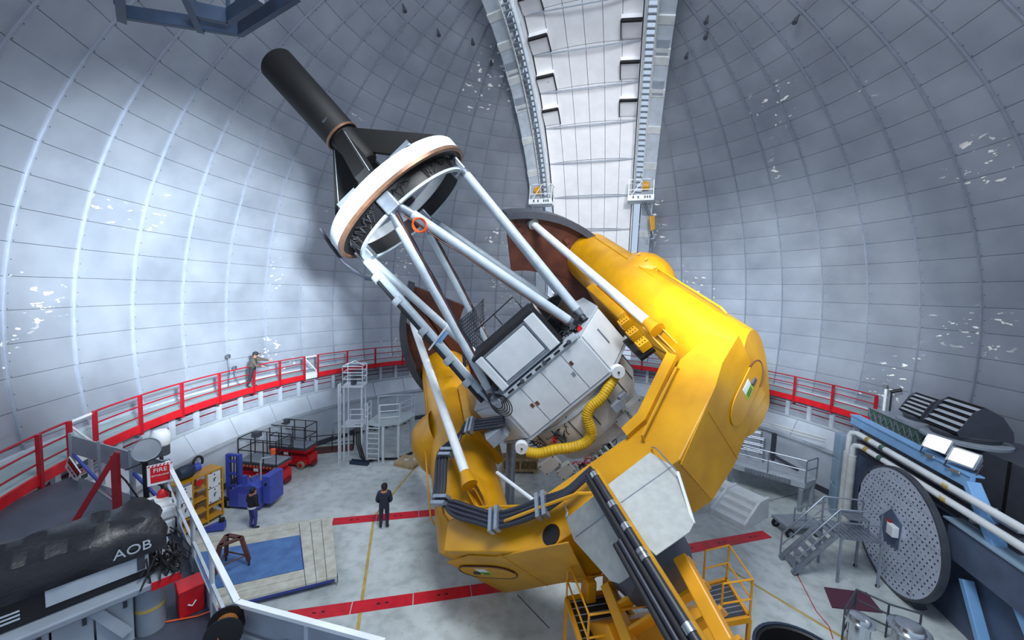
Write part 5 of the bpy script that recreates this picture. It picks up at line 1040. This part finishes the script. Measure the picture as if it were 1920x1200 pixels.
for x in (-1.05,):
    g = G(YF); g.beam((x, -7.6, -.9), (x, -10.2, -.8), .2, .4, (0, 0, 1)); g.make('side_girder', OYEL, pr, bevel=.02)
g = G(); g.beam(YF(*onO(1280, 1050, -.3)), YF(*onO(1368, 1215, -.2)), .26, .4, oo); g.make('side_girder', OYEL, pr, bevel=.03)
for k in range(6): g = G(YF); g.box(-.95, .8, -7.6-k*.45, -7.54-k*.45, -1.1, -.75); g.make('diaphragm', OYEL, pr)
for x, y, z in ((1105, 1075, 2.6), (1145, 1088, 2.4)): q = atz(x, y, z); g = G(PF); c = (q-PF.O)@PF.M.T; g.box(c[0]-.12, c[0]+.12, c[1]-.2, c[1]+.2, 1.2, 2.5); g.make('bearing_bracket', OYEL, pr, bevel=.03)
g = G(PF); g.box(-.6, .5, -1.0, -.1, 2.1, 2.16); g.make('checker_plate', GREY, pr)
for nm, l_, pts, zz, rail_pts in (('pier_platform', 'dark grating platform with orange yellow rails on the pier side below the cross beam', [(1062, 1125), (1150, 1110), (1235, 1215), (1100, 1240)], 2.0, [(1058, 1085), (1062, 1200)]), ('pier_platform', 'small grating platform with orange yellow rails on the pier side facing the white steps', [(1318, 1100), (1362, 1088), (1405, 1160), (1350, 1170)], 1.8, [(1298, 1052), (1345, 1050), (1382, 1100), (1393, 1185)])):
    q = [atz(x, y, zz) for x, y in pts]; c = sum(q)/4; t = thing(nm, l_, 'platform', (c[0], c[1], 0)); g = G(); g.prism(q, (0, 0, -.06)); g.make('grating', BLACK if zz == 2.0 else DGREY, t)
    for a_, b_ in zip(q, q[1:]+q[:1]): g = G(); g.beam(a_, b_, .08, .14); g.make('edge_angle', OYEL, t)
    for i in range(8): f = (i+.5)/8; g = G(); g.beam(q[0]*(1-f)+q[3]*f+V3(0, 0, .01), q[1]*(1-f)+q[2]*f+V3(0, 0, .01), .02, .02); g.make('grating_bar', GREY, t)
    P4 = [q[1], q[0], q[3], q[2]] if zz == 2.0 else [q[0], q[1], q[2], q[3]]
    for i, v in enumerate(P4): g = G(); g.cyl(v, v+V3(0, 0, 1.0), .025, n=6); g.make('post', OYEL, t)
    for a_, b_ in zip(P4, P4[1:]):
        for z in (.5, 1.0): g = G(); g.cyl(a_+V3(0, 0, z), b_+V3(0, 0, z), .022, n=6); g.make('rail', OYEL, t)
    for v in q: g = G(); g.beam(v, V3(v[0], v[1], 0), .08, .08, (0, 1, 0)); g.make('leg', OYEL, t)
# ================================================================ RIGHT SIDE
RHA = V3(12.93, 1.28, 0); ru = nrm(V3(-.276, -.961, 0)); rn = nrm(V3(-.961, .276, 0)); RF = Fr(RHA, ru, rn, (0, 0, 1))   # s along the bay, o into the room, z
PALE = mat('pale_blue_panel', (156, 182, 204), .4, .2, .15, 2, .04); SLATE = mat('slate_panel', (92, 106, 132), .5, .2, .25, 2, .05)
t = thing('equipment_bay', 'slate blue equipment bay with blue steel beam, standing behind the perforated disc', 'equipment bay', RF(3.5, -.8, 0))
g = G(RF); g.box(-.2, 7.6, -.9, -.3, 0, 3.1); g.make('bay_body', SLATE, t, bevel=.03)
g = G(RF); g.box(-.6, -.2, -.5, .15, 0, 3.7); g.make('end_panel', PALE, t, bevel=.02)
for k in range(3): g = G(RF); g.box(-.69, -.21, .15, .17, .3+k*1.15, 1.35+k*1.15); g.make('end_plate', PALE, t, bevel=.01)
g = G(RF); g.box(0, 5.63, -.12, .0, 4.3, 4.68); g.make('blue_beam', LBLUE, t, bevel=.02); g = G(RF); g.box(0, 5.63, -.3, .04, 4.66, 4.7); g.make('beam_flange', LBLUE, t)
g = G(RF); g.beam((5.6, -.05, 4.5), (8.0, -.05, 1.3), .18, .32, (0, 1, 0)); g.make('blue_brace', LBLUE, t, bevel=.02); g = G(RF); g.beam((5.75, -.1, 1.75), (6.6, -.1, .2), .16, .26, (0, 1, 0)); g.make('blue_brace', LBLUE, t, bevel=.02)
for s in (.05, 5.55): g = G(RF); g.box(s-.06, s+.06, -.3, -.18, 3.0, 4.4); g.make('beam_post', GREY, t)
for k in range(4): g = G(RF); g.box(.3, 6.9, -.3, -.18+.03*k, 3.25+k*.2, 3.33+k*.2); g.make('cable_ladder', STEEL if k % 2 else DGREY, t)
g = G(RF); g.box(5.4, 8.5, -.35, .2, 2.2, 3.25); g.make('side_cabinet', SLATE, t, bevel=.03); g = G(RF); g.box(5.3, 8.6, -.4, .26, 3.25, 3.3); g.make('cabinet_top', PALE, t)
for z, s0, o_ in ((4.18, 1.0, .22), (3.78, 1.35, .25)):
    g = G(RF); g.path([(s0-.28, o_+.12, 0.3), (s0-.28, o_+.12, z-.2), (s0-.2, o_+.1, z-.05), (s0, o_, z), (8.6, o_, z+.02)], .1, 10); pp_ = thing('coolant_pipe', 'white insulated pipe running below the blue beam, the '+('upper' if z > 4 else 'lower')+' of two', 'pipe', RF(s0, o_, 0)); g.make('pipe_run', WHITE, pp_, smooth=True)
    for s in (1.6, 2.4, 5.2): g = G(RF); g.cyl((s, o_, z), (s+.22, o_, z), .105, n=12); g.make('flow_label', YLINE if s != 2.4 else GREEN, pp_)
    g = G(RF); g.cyl((s0-.28, o_+.12, 0), (s0-.28, o_+.12, 3.3), .14, n=14); g.make('riser_jacket', OFFW, pp_, smooth=True)
    for s in (3.0, 4.6, 6.2): g = G(RF); g.beam((s, o_, z-.1), (s, -.2, z-.1), .05, .05); g.make('hanger', GREY, pp_)
# perforated round plate
t = thing('perforated_disc', 'large upright perforated aluminium disc leaning in front of the equipment bay', 'disc', RF(3.95, .5, 0)); DC = (3.95, .5, 1.98); Rr = 1.95; DISC = mat('perforated_aluminium', (206, 214, 232), .35, .4, .14, 2, .05)
seams = [-2, -1.15, -.1, 1.0, 2]
def arcpoly(x0, x1, z0, z1):
    pts = [(x, z) for x in np.linspace(x0, x1, 9) for z in (z0, z1)]; lo, hi = [], []
    for x in np.linspace(x0, x1, 9):
        h = math.sqrt(max(Rr*Rr-x*x, 0)); a, b = max(z0, -h), min(z1, h)
        if b > a+.01: lo.append((x, a)); hi.append((x, b))
    return lo+hi[::-1]
for a, b in zip(seams, seams[1:]):
    for c, d_ in zip([-2, -.9, .35, 1.2], [-.9, .35, 1.2, 2]):
        P_ = arcpoly(max(a, -1.949)+.008, min(b, 1.949)-.008, c+.008, d_-.008)
        if len(P_) > 3: g = G(RF); g.prism([(DC[0]+x, DC[1], DC[2]+z) for x, z in P_], (0, .05, 0)); g.make('plate', DISC, t)
g = G(RF); g.lathe((DC[0], DC[1]-.05, DC[2]), (0, 1, 0), [(Rr-.02, -.05), (Rr+.05, -.05), (Rr+.05, .12), (Rr-.02, .12)], 64); g.make('rim', DGREY, t, smooth=True)
g = G(RF); g.lathe((DC[0], DC[1]-.02, DC[2]), (0, 1, 0), [(0, 0), (Rr, 0), (Rr, -.03), (0, -.03)], 48); g.make('back_sheet', SLATE, t)
g = G(RF); h = G(RF); k = 0
for i in range(-11, 12):
    for j in range(-11, 12):
        x, z = i*.17+(j % 2)*.085, j*.16
        if x*x+z*z < (Rr-.1)**2 and not (abs(x+.15) < .5 and abs(z) < .6):
            k += 1; (g if k % 4 else h).cyl((DC[0]+x, DC[1]+.05, DC[2]+z), (DC[0]+x, DC[1]+.056, DC[2]+z), .028, n=6)
g.make('hole', BLACK, t, kind='stuff'); h.make('chrome_dot', CHROME, t, kind='stuff')  # some of the dots are bright metal instead of black
g = G(RF); g.prism([(DC[0]-.65, DC[1]+.05, DC[2]+.05), (DC[0]-.3, DC[1]+.05, DC[2]-.6), (DC[0]+.3, DC[1]+.05, DC[2]-.55), (DC[0]+.35, DC[1]+.05, DC[2]+.35), (DC[0]-.15, DC[1]+.05, DC[2]+.6)], (0, .03, 0)); g.make('centre_plate', SLATE, t)
g = G(RF); g.box(DC[0]+.02, DC[0]+.32, DC[1]+.08, DC[1]+.26, DC[2]-.15, DC[2]+.2); bx_ = g.make('switch_box', WHITE, t, bevel=.02); g = G(RF); g.box(DC[0]-.25, DC[0]-.02, DC[1]+.08, DC[1]+.1, DC[2]-.1, DC[2]+.2); g.make('red_label', RED, t)
for k in range(3): g = G(RF); g.box(DC[0]-.23, DC[0]-.04, DC[1]+.1, DC[1]+.105, DC[2]-.07+k*.08, DC[2]-.04+k*.08); g.make('label_line', WHITE, t)
for s in (-.9, .9): g = G(RF); g.beam((DC[0]+s, DC[1]-.3, 0), (DC[0]+s, DC[1]-.06, .5), .1, .3); g.make('stand', DGREY, t)
# air handler
t = thing('air_handler', 'dark air handling unit with lattice intake grille and two curved louvre hoods', 'air handler', RF(1.5, -2, 3.1))
g = G(RF); g.box(-.9, 2.35, -1.75, -1.05, 3.1, 4.85); g.make('cabinet', DGREY, t, bevel=.02)
g = G(RF); g.box(-.95, 2.4, -1.9, -1.0, 4.85, 4.9); g.make('roof', GREY, t)
for k in range(4): g = G(RF); s = -.8+k*.8; g.box(s, s+.04, -1.04, -1.0, 4.1, 4.82); g.make('grille_post', STEEL, t)
g = G(RF); g.box(-.8, 2.3, -1.05, -1.03, 4.1, 4.82); g.make('grille_mesh', GREEN, t)
for k in range(9):
    for sg in (-1, 1): g = G(RF); s = -.6+k*.34; g.beam((s-.2*sg, -1.01, 4.15), (s+.2*sg, -1.01, 4.78), .03, .03, (0, 1, 0)); g.make('lattice_bar', STEEL, t)
g = G(RF); g.box(2.5, 6.0, -3.4, -1.6, 3.1, 4.9); g.make('duct_box', DGREY, t, bevel=.02)
for s in (3.4, 4.6): g = G(RF); g.box(s-.03, s+.03, -1.6, -1.56, 3.1, 4.9); g.make('duct_seam', BLACK, t)
for k, (q, sc) in enumerate((((1738, 772), .85), ((1810, 800), 1.1))):
    c = atz(q[0], q[1], 5.35); hf = Fr((c[0], c[1], 4.9), ru, rn, (0, 0, 1)); pr_ = [(.55, 0), (.62, .12), (.3, .78), (.05, .95), (-.35, .72), (-.62, .3), (-.66, 0)]
    g = G(hf); g.lathe((0, 0, 0), (0, 0, 1), [(0, .12), (.85*sc, .12), (.95*sc, .08), (.95*sc, 0), (0, 0)], 28); b_ = g.make('fan_base', GREY, t, smooth=True)
    g = G(hf); g.lathe((0, 0, .1), (0, 0, 1), [(.7*sc, 0), (.75*sc, .16), (.7*sc, .2), (0, .2)], 28); g.make('fan_collar', DGREY, t, smooth=True)
    zz = .25
    for e in (-1, 1): g = G(hf); g.prism([(x*0+e*.62*sc, a*sc, zz+b*sc) for x, (a, b) in enumerate(pr_)], (e*.03, 0, 0)); g.make('hood_cheek', DGREY, t)
    g = G(hf)
    for i in range(3, len(pr_)-1): a, b = pr_[i], pr_[i+1]; q4 = [(-.62*sc, a[0]*sc, zz+a[1]*sc), (.62*sc, a[0]*sc, zz+a[1]*sc), (.62*sc, b[0]*sc, zz+b[1]*sc), (-.62*sc, b[0]*sc, zz+b[1]*sc)]; g.add(q4, [(0, 1, 2, 3)])
    g.make('hood_back', DGREY, t, smooth=True); a, b = V3(0, .62*sc, zz+.1*sc), V3(0, .08*sc, zz+.93*sc)
    for i in range(5): m_ = a+(b-a)*((i+.5)/5); g = G(hf); g.beam((-.6*sc, m_[1], m_[2]), (.6*sc, m_[1], m_[2]), .13*sc, .02, (0, .4, 1)); g.make('louvre_blade', LGREY, t)
    g = G(hf)
    for i in range(6): m_ = a+(b-a)*(i/5); g.beam((-.62*sc, m_[1], m_[2]), (.62*sc, m_[1], m_[2]), .04, .05)
    g.make('louvre_frame', BLACK, t, kind='stuff')
# floodlights on the beam
for k, (q, l_) in enumerate((((1757, 832), 'lit rectangular floodlight on the blue beam nearer the lattice grille'), ((1806, 858), 'rectangular floodlight with visible bulb on the blue beam next to the blue brace'))):
    c = atplane(q[0], q[1], RF(0, -.1, 0), rn); fv = nrm(rn*.85+V3(0, 0, .42)+ru*.3); rt = nrm(np.cross((0, 0, 1), fv)); up = np.cross(fv, rt); lf = Fr(c, rt, up, fv); t = thing('floodlight', l_, 'floodlight', c)
    g = G(lf); g.hexa([(-.2, -.15, -.32), (.2, -.15, -.32), (.2, .15, -.32), (-.2, .15, -.32), (-.34, -.25, 0), (.34, -.25, 0), (.34, .25, 0), (-.34, .25, 0)]); g.make('housing', LGREY, t, bevel=.02)
    g = G(lf); g.box(-.28, .28, -.19, .19, .0, .012); g.make('lens', glow('flood_lens' if k == 0 else 'flood_lens_dim', (255, 252, 244), 9 if k == 0 else .45), t); g = G(lf); g.path([(-.31, -.22, .01), (.31, -.22, .01), (.31, .22, .01), (-.31, .22, .01)], .03, 4, True); g.make('bezel', CHROME, t)
    g = G(lf); g.path([(-.36, 0, -.1), (-.36, -.4, -.1), (.36, -.4, -.1), (.36, 0, -.1)], .025, 5); g.make('yoke', DGREY, t); g = G(lf); g.box(-.15, .1, -.5, -.4, -.2, 0); g.make('ballast_box', CHROME, t, bevel=.02)
g = G(); c = atplane(1655, 786, RF(0, -1.3, 0), rn); c[2] = 4.9; g.cyl(c, c+V3(0, 0, 1.05), .05); t = thing('camera_post', 'white post carrying a small black camera on the air handler roof', 'camera', c); g.make('post', WHITE, t); g = G(); g.cyl(c+V3(-.02, 0, .95), c+V3(-.02, 0, 1.12), .09); g.make('post_cap', CHROME, t); g = G(); g.cyl(c+V3(.15, -.05, .82), c+V3(.45, -.2, .95), .07, n=8); g.make('camera_body', BLACK, t); g = G(); g.cyl(c+V3(.2, -.05, 0), c+V3(.2, -.05, .85), .03); g.make('camera_stand', BLACK, t)
t = thing('red_winch', 'dark red winch frame with drum at the end of the equipment bay', 'winch', RF(7.2, -2.4, 3.1)); g = G(RF); g.box(6.2, 8.8, -2.9, -1.9, 3.1, 4.0); g.make('housing', DRED, t, bevel=.05); g = G(RF); g.box(6.1, 6.3, -1.9, -1.6, 3.1, 4.9); g.make('frame_post', DRED, t); g = G(RF); g.cyl((6.4, -1.7, 4.3), (8.6, -1.7, 4.3), .25, n=16); g.make('drum', DRED, t, smooth=True)
railing(t, [(6.1, -1.2, 3.3), (7.2, -1.2, 3.3), (8.4, -1.2, 3.3)], 1.3, DRED, (.5, 1), .03, True, RF)
# aluminium stairs with platform
t = thing('rolling_stairs', 'grey aluminium rolling stairs with handrails and slatted landing before the perforated disc', 'stairs', (8.5, -1.6, 0)); SF = yawf((8.45, -1.65, 0), -8); n_ = 6
for y in (-.38, .38): g = G(SF); g.beam((0, y, .05), (1.25, y, 1.6), .05, .18, (0, 1, 0)); g.make('stringer', STEEL, t)
for k in range(n_): g = G(SF); x, z = .1+k*.2, .2+k*.26; g.box(x, x+.24, -.36, .36, z, z+.04); g.make('tread', STEEL, t)
for k in range(8): g = G(SF); x = 1.3+k*.155; g.box(x, x+.13, -.55, .5, 1.55, 1.6); g.make('landing_slat', STEEL, t)
for x, y in ((1.3, -.5), (1.3, .45), (2.5, -.5), (2.5, .45)): g = G(SF); g.box(x-.03, x+.03, y-.03, y+.03, 0, 1.55); g.make('leg', GREY, t)
for y in (-.4, .4):
    g = G(SF); g.path([(0, y, .1), (0, y, .95), (1.25, y, 2.5), (2.5, y, 2.5), (2.5, y, 1.6)], .03, 7); g.make('handrail', STEEL, t, smooth=True); g = G(SF); g.path([(0, y, .5), (1.25, y, 2.05), (2.5, y, 2.05)], .022, 6); g.make('mid_rail', STEEL, t); g = G(SF); g.cyl((1.25, y, 1.6), (1.25, y, 2.5), .028, n=6); g.make('post', STEEL, t)
for x, y in ((.1, -.4), (.1, .4), (2.5, -.5), (2.5, .45)): wheel(t, (x, y, .06), (0, 1, 0), .06, .05, SF)
t = thing('slatted_bench', 'low slatted grey step bench standing on the stair landing', 'bench', SF(2.1, 0, 1.6))
for k in range(5): g = G(SF); g.box(1.75, 2.4, -.1+k*.11, -.02+k*.11, 2.0, 2.03); g.make('slat', STEEL, t)
for x in (1.78, 2.37):
    for y in (-.08, .4): g = G(SF); g.cyl((x, y, 1.6), (x, y, 2.0), .02, n=5); g.make('leg', STEEL, t)
# white block steps
t = thing('block_steps', 'white boxed floor steps with three treads and landing beside the red floor plate', 'steps', (7.9, 1.3, 0)); WF = yawf((7.5, 1.45, 0), -58)
for k in range(3): g = G(WF); g.box(.0, 1.25, k*.36, k*.36+.36, 0, .22+k*.2); g.make('step', WHITE, t, bevel=.01)
g = G(WF); g.box(-1.3, 1.25, 1.08, 1.9, 0, .82); g.make('landing', WHITE, t, bevel=.01); g = G(WF); g.box(-1.3, -.1, .0, 1.08, 0, .6); g.make('landing', WHITE, t, bevel=.01)
for x in (-.1, 1.25): g = G(WF); g.prism([(x, -.05, 0), (x, 1.9, 0), (x, 1.9, .9), (x, 1.1, .9), (x, -.05, .25)], (.1, 0, 0)); g.make('side_board', WHITE, t, bevel=.01)
# flat trolley with push bar
t = thing('flat_trolley', 'grey flat trolley with bent push rail and rubber wheels near the stairs', 'trolley', (9.85, .35, 0)); TF2 = yawf((9.85, .35, 0), 5); g = G(TF2); g.box(-.3, 1.3, -.4, .4, .38, .5); g.make('deck', GREY, t, bevel=.02)
for x in (-.1, 1.1):
    for y in (-.36, .36): wheel(t, (x, y, .17), (0, 1, 0), .17, .1, TF2)
g = G(TF2); g.path([(0, -.38, .5), (0, -.38, 1.25), (.3, -.38, 1.3), (1.3, -.38, 1.45)], .025, 6); g.make('push_rail', STEEL, t); g = G(TF2); g.path([(0, -.38, .75), (.5, -.38, .72), (1.3, -.38, .85)], .02, 6); g.make('mid_rail', STEEL, t); g = G(TF2); g.cyl((.5, -.38, .5), (.5, -.38, 1.32), .022, n=6); g.make('post', STEEL, t)
# grey work platform
t = thing('work_platform', 'grey raised work platform with tube cages and fascia lettering strip near the ring wall', 'platform', (12, 4, 0)); dz = 1.3; dp = [(9.63, 3.71), (11.81, 1.93), (12.6, 2.3), (13.2, 4.4), (11.9, 6.4), (10.7, 6.2)]
g = G(); g.prism([(x, y, dz-.3) for x, y in dp], (0, 0, .3)); g.make('deck', LGREY, t, bevel=.02)
a, b = V3(9.63, 3.71, 0), V3(11.81, 1.93, 0); u = nrm(b-a); fn = nrm(V3(u[1], -u[0], 0)); fn = fn if fn@(C-a) > 0 else -fn; FF = Fr(a+V3(0, 0, dz-.3), u, -fn, (0, 0, 1))
g = G(FF); g.box(.5, 2.3, -.05, 0, .05, .25); g.make('fascia_strip', STEEL, t)
for k in range(14): g = G(FF); x = .58+k*.12; g.box(x, x+.05, -.07, -.05, .09, .21); g.make('strip_tooth', GREY, t)
for x, y in dp: g = G(); g.cyl((x*.985, y*.985, 0), (x*.985, y*.985, dz-.3), .1, n=10); lg = g.make('leg', GREY, t)
railing(t, [V3(x, y, dz) for x, y in (dp[0], ((dp[0][0]+dp[1][0])/2, (dp[0][1]+dp[1][1])/2), dp[1], dp[2])], 1.0, STEEL, (.55, 1), .028)
for cx, cy in ((10.55, 4.5), (11.0, 5.4)):
    fr = yawf((cx, cy, dz), -35)
    for x in (-.9, .9):
        for y in (-.12, .12): g = G(fr); g.cyl((x, y, 0), (x, y, 1.15), .045, n=8); g.make('cage_post', STEEL, t)
    for z in (.45, .8, 1.13):
        for y in (-.12, .12): g = G(fr); g.cyl((-.9, y, z), (.9, y, z), .028, n=6); g.make('cage_rail', STEEL, t)
    g = G(fr); g.cyl((-.8, 0, .05), (-.2, 0, .75), .03, n=6); g.cyl((-.2, 0, .75), (.3, 0, .05), .03, n=6); g.make('cage_brace', CHROME, t)
g = G(); g.beam((11.9, 4.2, dz), (11.9, 4.2, dz+1.4), .14, .18, (0, 1, 0)); g.make('jib_post', DGREY, t); g = G(); g.beam((11.9, 4.2, dz+.25), (12.3, 3.0, dz+.1), .12, .12); g.make('jib_arm', DGREY, t)
for k in range(2): g = G(); g.cyl((11.4, 5.6, 2.9+.15*k), (13.6, 3.2, 2.75+.15*k), .035, n=6); g.make('long_tube', OFFW, t)
# near right clutter
c = atz(1512, 1245, 1.0); t = thing('black_drum', 'large black round drum with pale rim on the floor by the pier', 'drum', (c[0], c[1], 0)); g = G(); g.lathe((c[0], c[1], 0), (0, 0, 1), [(0, 0), (1.0, 0), (1.05, .05), (1.05, 1.0), (.98, 1.03), (.93, 1.0), (.9, .6), (0, .6)], 40); g.make('body', BLACK, t, smooth=True); g = G(); g.lathe((c[0], c[1], 1.0), (0, 0, 1), [(1.0, 0), (1.07, 0), (1.07, .05), (1.0, .05), (1.0, 0)], 40); g.make('rim', NAVY, t, smooth=True)
for k, (x, y) in enumerate(((1705, 1182), (1612, 1165))):
    c = atz(x, y, .8); t = thing('steel_tank', ('large polished steel tank with flanged rim below the perforated disc' if k == 0 else 'small polished steel tank with flanged rim beside the maroon mat'), 'tank', (c[0], c[1], 0)); r = .32-.08*k; g = G(); g.lathe((c[0], c[1], 0), (0, 0, 1), [(0, 0), (r, 0), (r, .85), (r*.9, .95), (0, 1.0)], 24); g.make('vessel', CHROME, t, smooth=True); g = G(); g.lathe((c[0], c[1], .8), (0, 0, 1), [(r, 0), (r*1.35, 0), (r*1.35, .06), (r, .06)], 24); g.make('flange', CHROME, t, smooth=True)
q = [atz(x, y, 0) for x, y in ((1545, 1102), (1625, 1112), (1655, 1150), (1560, 1140))]; g = G(); g.prism(q, (0, 0, .03)); tag(g.make('floor_mat', mat('maroon_mat', (84, 42, 62), .8)), 'dark maroon mat on the floor below the rolling stairs', 'mat')
t = thing('tank_guard', 'dark tube guard frame standing in front of the polished tanks', 'railing', atz(1600, 1200, 0)); railing(t, [atz(1578, 1205, 0), atz(1600, 1165, 0), atz(1660, 1195, 0), atz(1720, 1215, 0)], 1.0, DGREY, (.35, .7, 1), .025)
g = G(); g.path([atz(x, y, .015) for x, y in ((1492, 1072), (1512, 1110), (1530, 1145), (1555, 1175), (1562, 1198))], .012, 4); tag(g.make('red_hose', RED), 'thin red hose lying on the concrete before the stairs', 'hose')
# work lamp glowing behind the struts
c = YF(*onP(1043, 543, 3.4)); t = thing('work_lamp', 'glaring white work lamp clamped behind the truss struts near the horseshoe', 'lamp', c); fv = nrm(C-c+V3(-3, 0, -1)); g = G(); g.lathe(c, fv, [(0, .02), (.17, .02), (.17, 0), (0, 0)], 16); g.make('lens', glow('work_lamp_lens', (255, 255, 255), 30), t); g = G(); g.lathe(c, fv, [(.2, .05), (.2, -.05), (.12, -.25), (0, -.28)], 16); g.make('housing', DGREY, t, smooth=True); g = G(); g.cyl(c-fv*.1, YF(*onP(1075, 535, 4.6)), .03); g.make('arm', DGREY, t)
light('work_lamp_light', 'SPOT', tuple(c+fv*.08), tuple(YF(-3.4, 1.5, 0)), 900, (1, 1, 1), .15, spot_size=1.6, spot_blend=.8)

for s in (.6, 2.2): g = G(RF); g.box(s-.06, s+.06, -1.3, -1.15, 0, 3.1); g.make('support_leg', DGREY, bpy.data.objects['air_handler'])
for s in (2.7, 5.8): g = G(RF); g.box(s-.06, s+.06, -1.9, -1.75, 0, 3.1); g.make('support_leg', DGREY, bpy.data.objects['air_handler'])
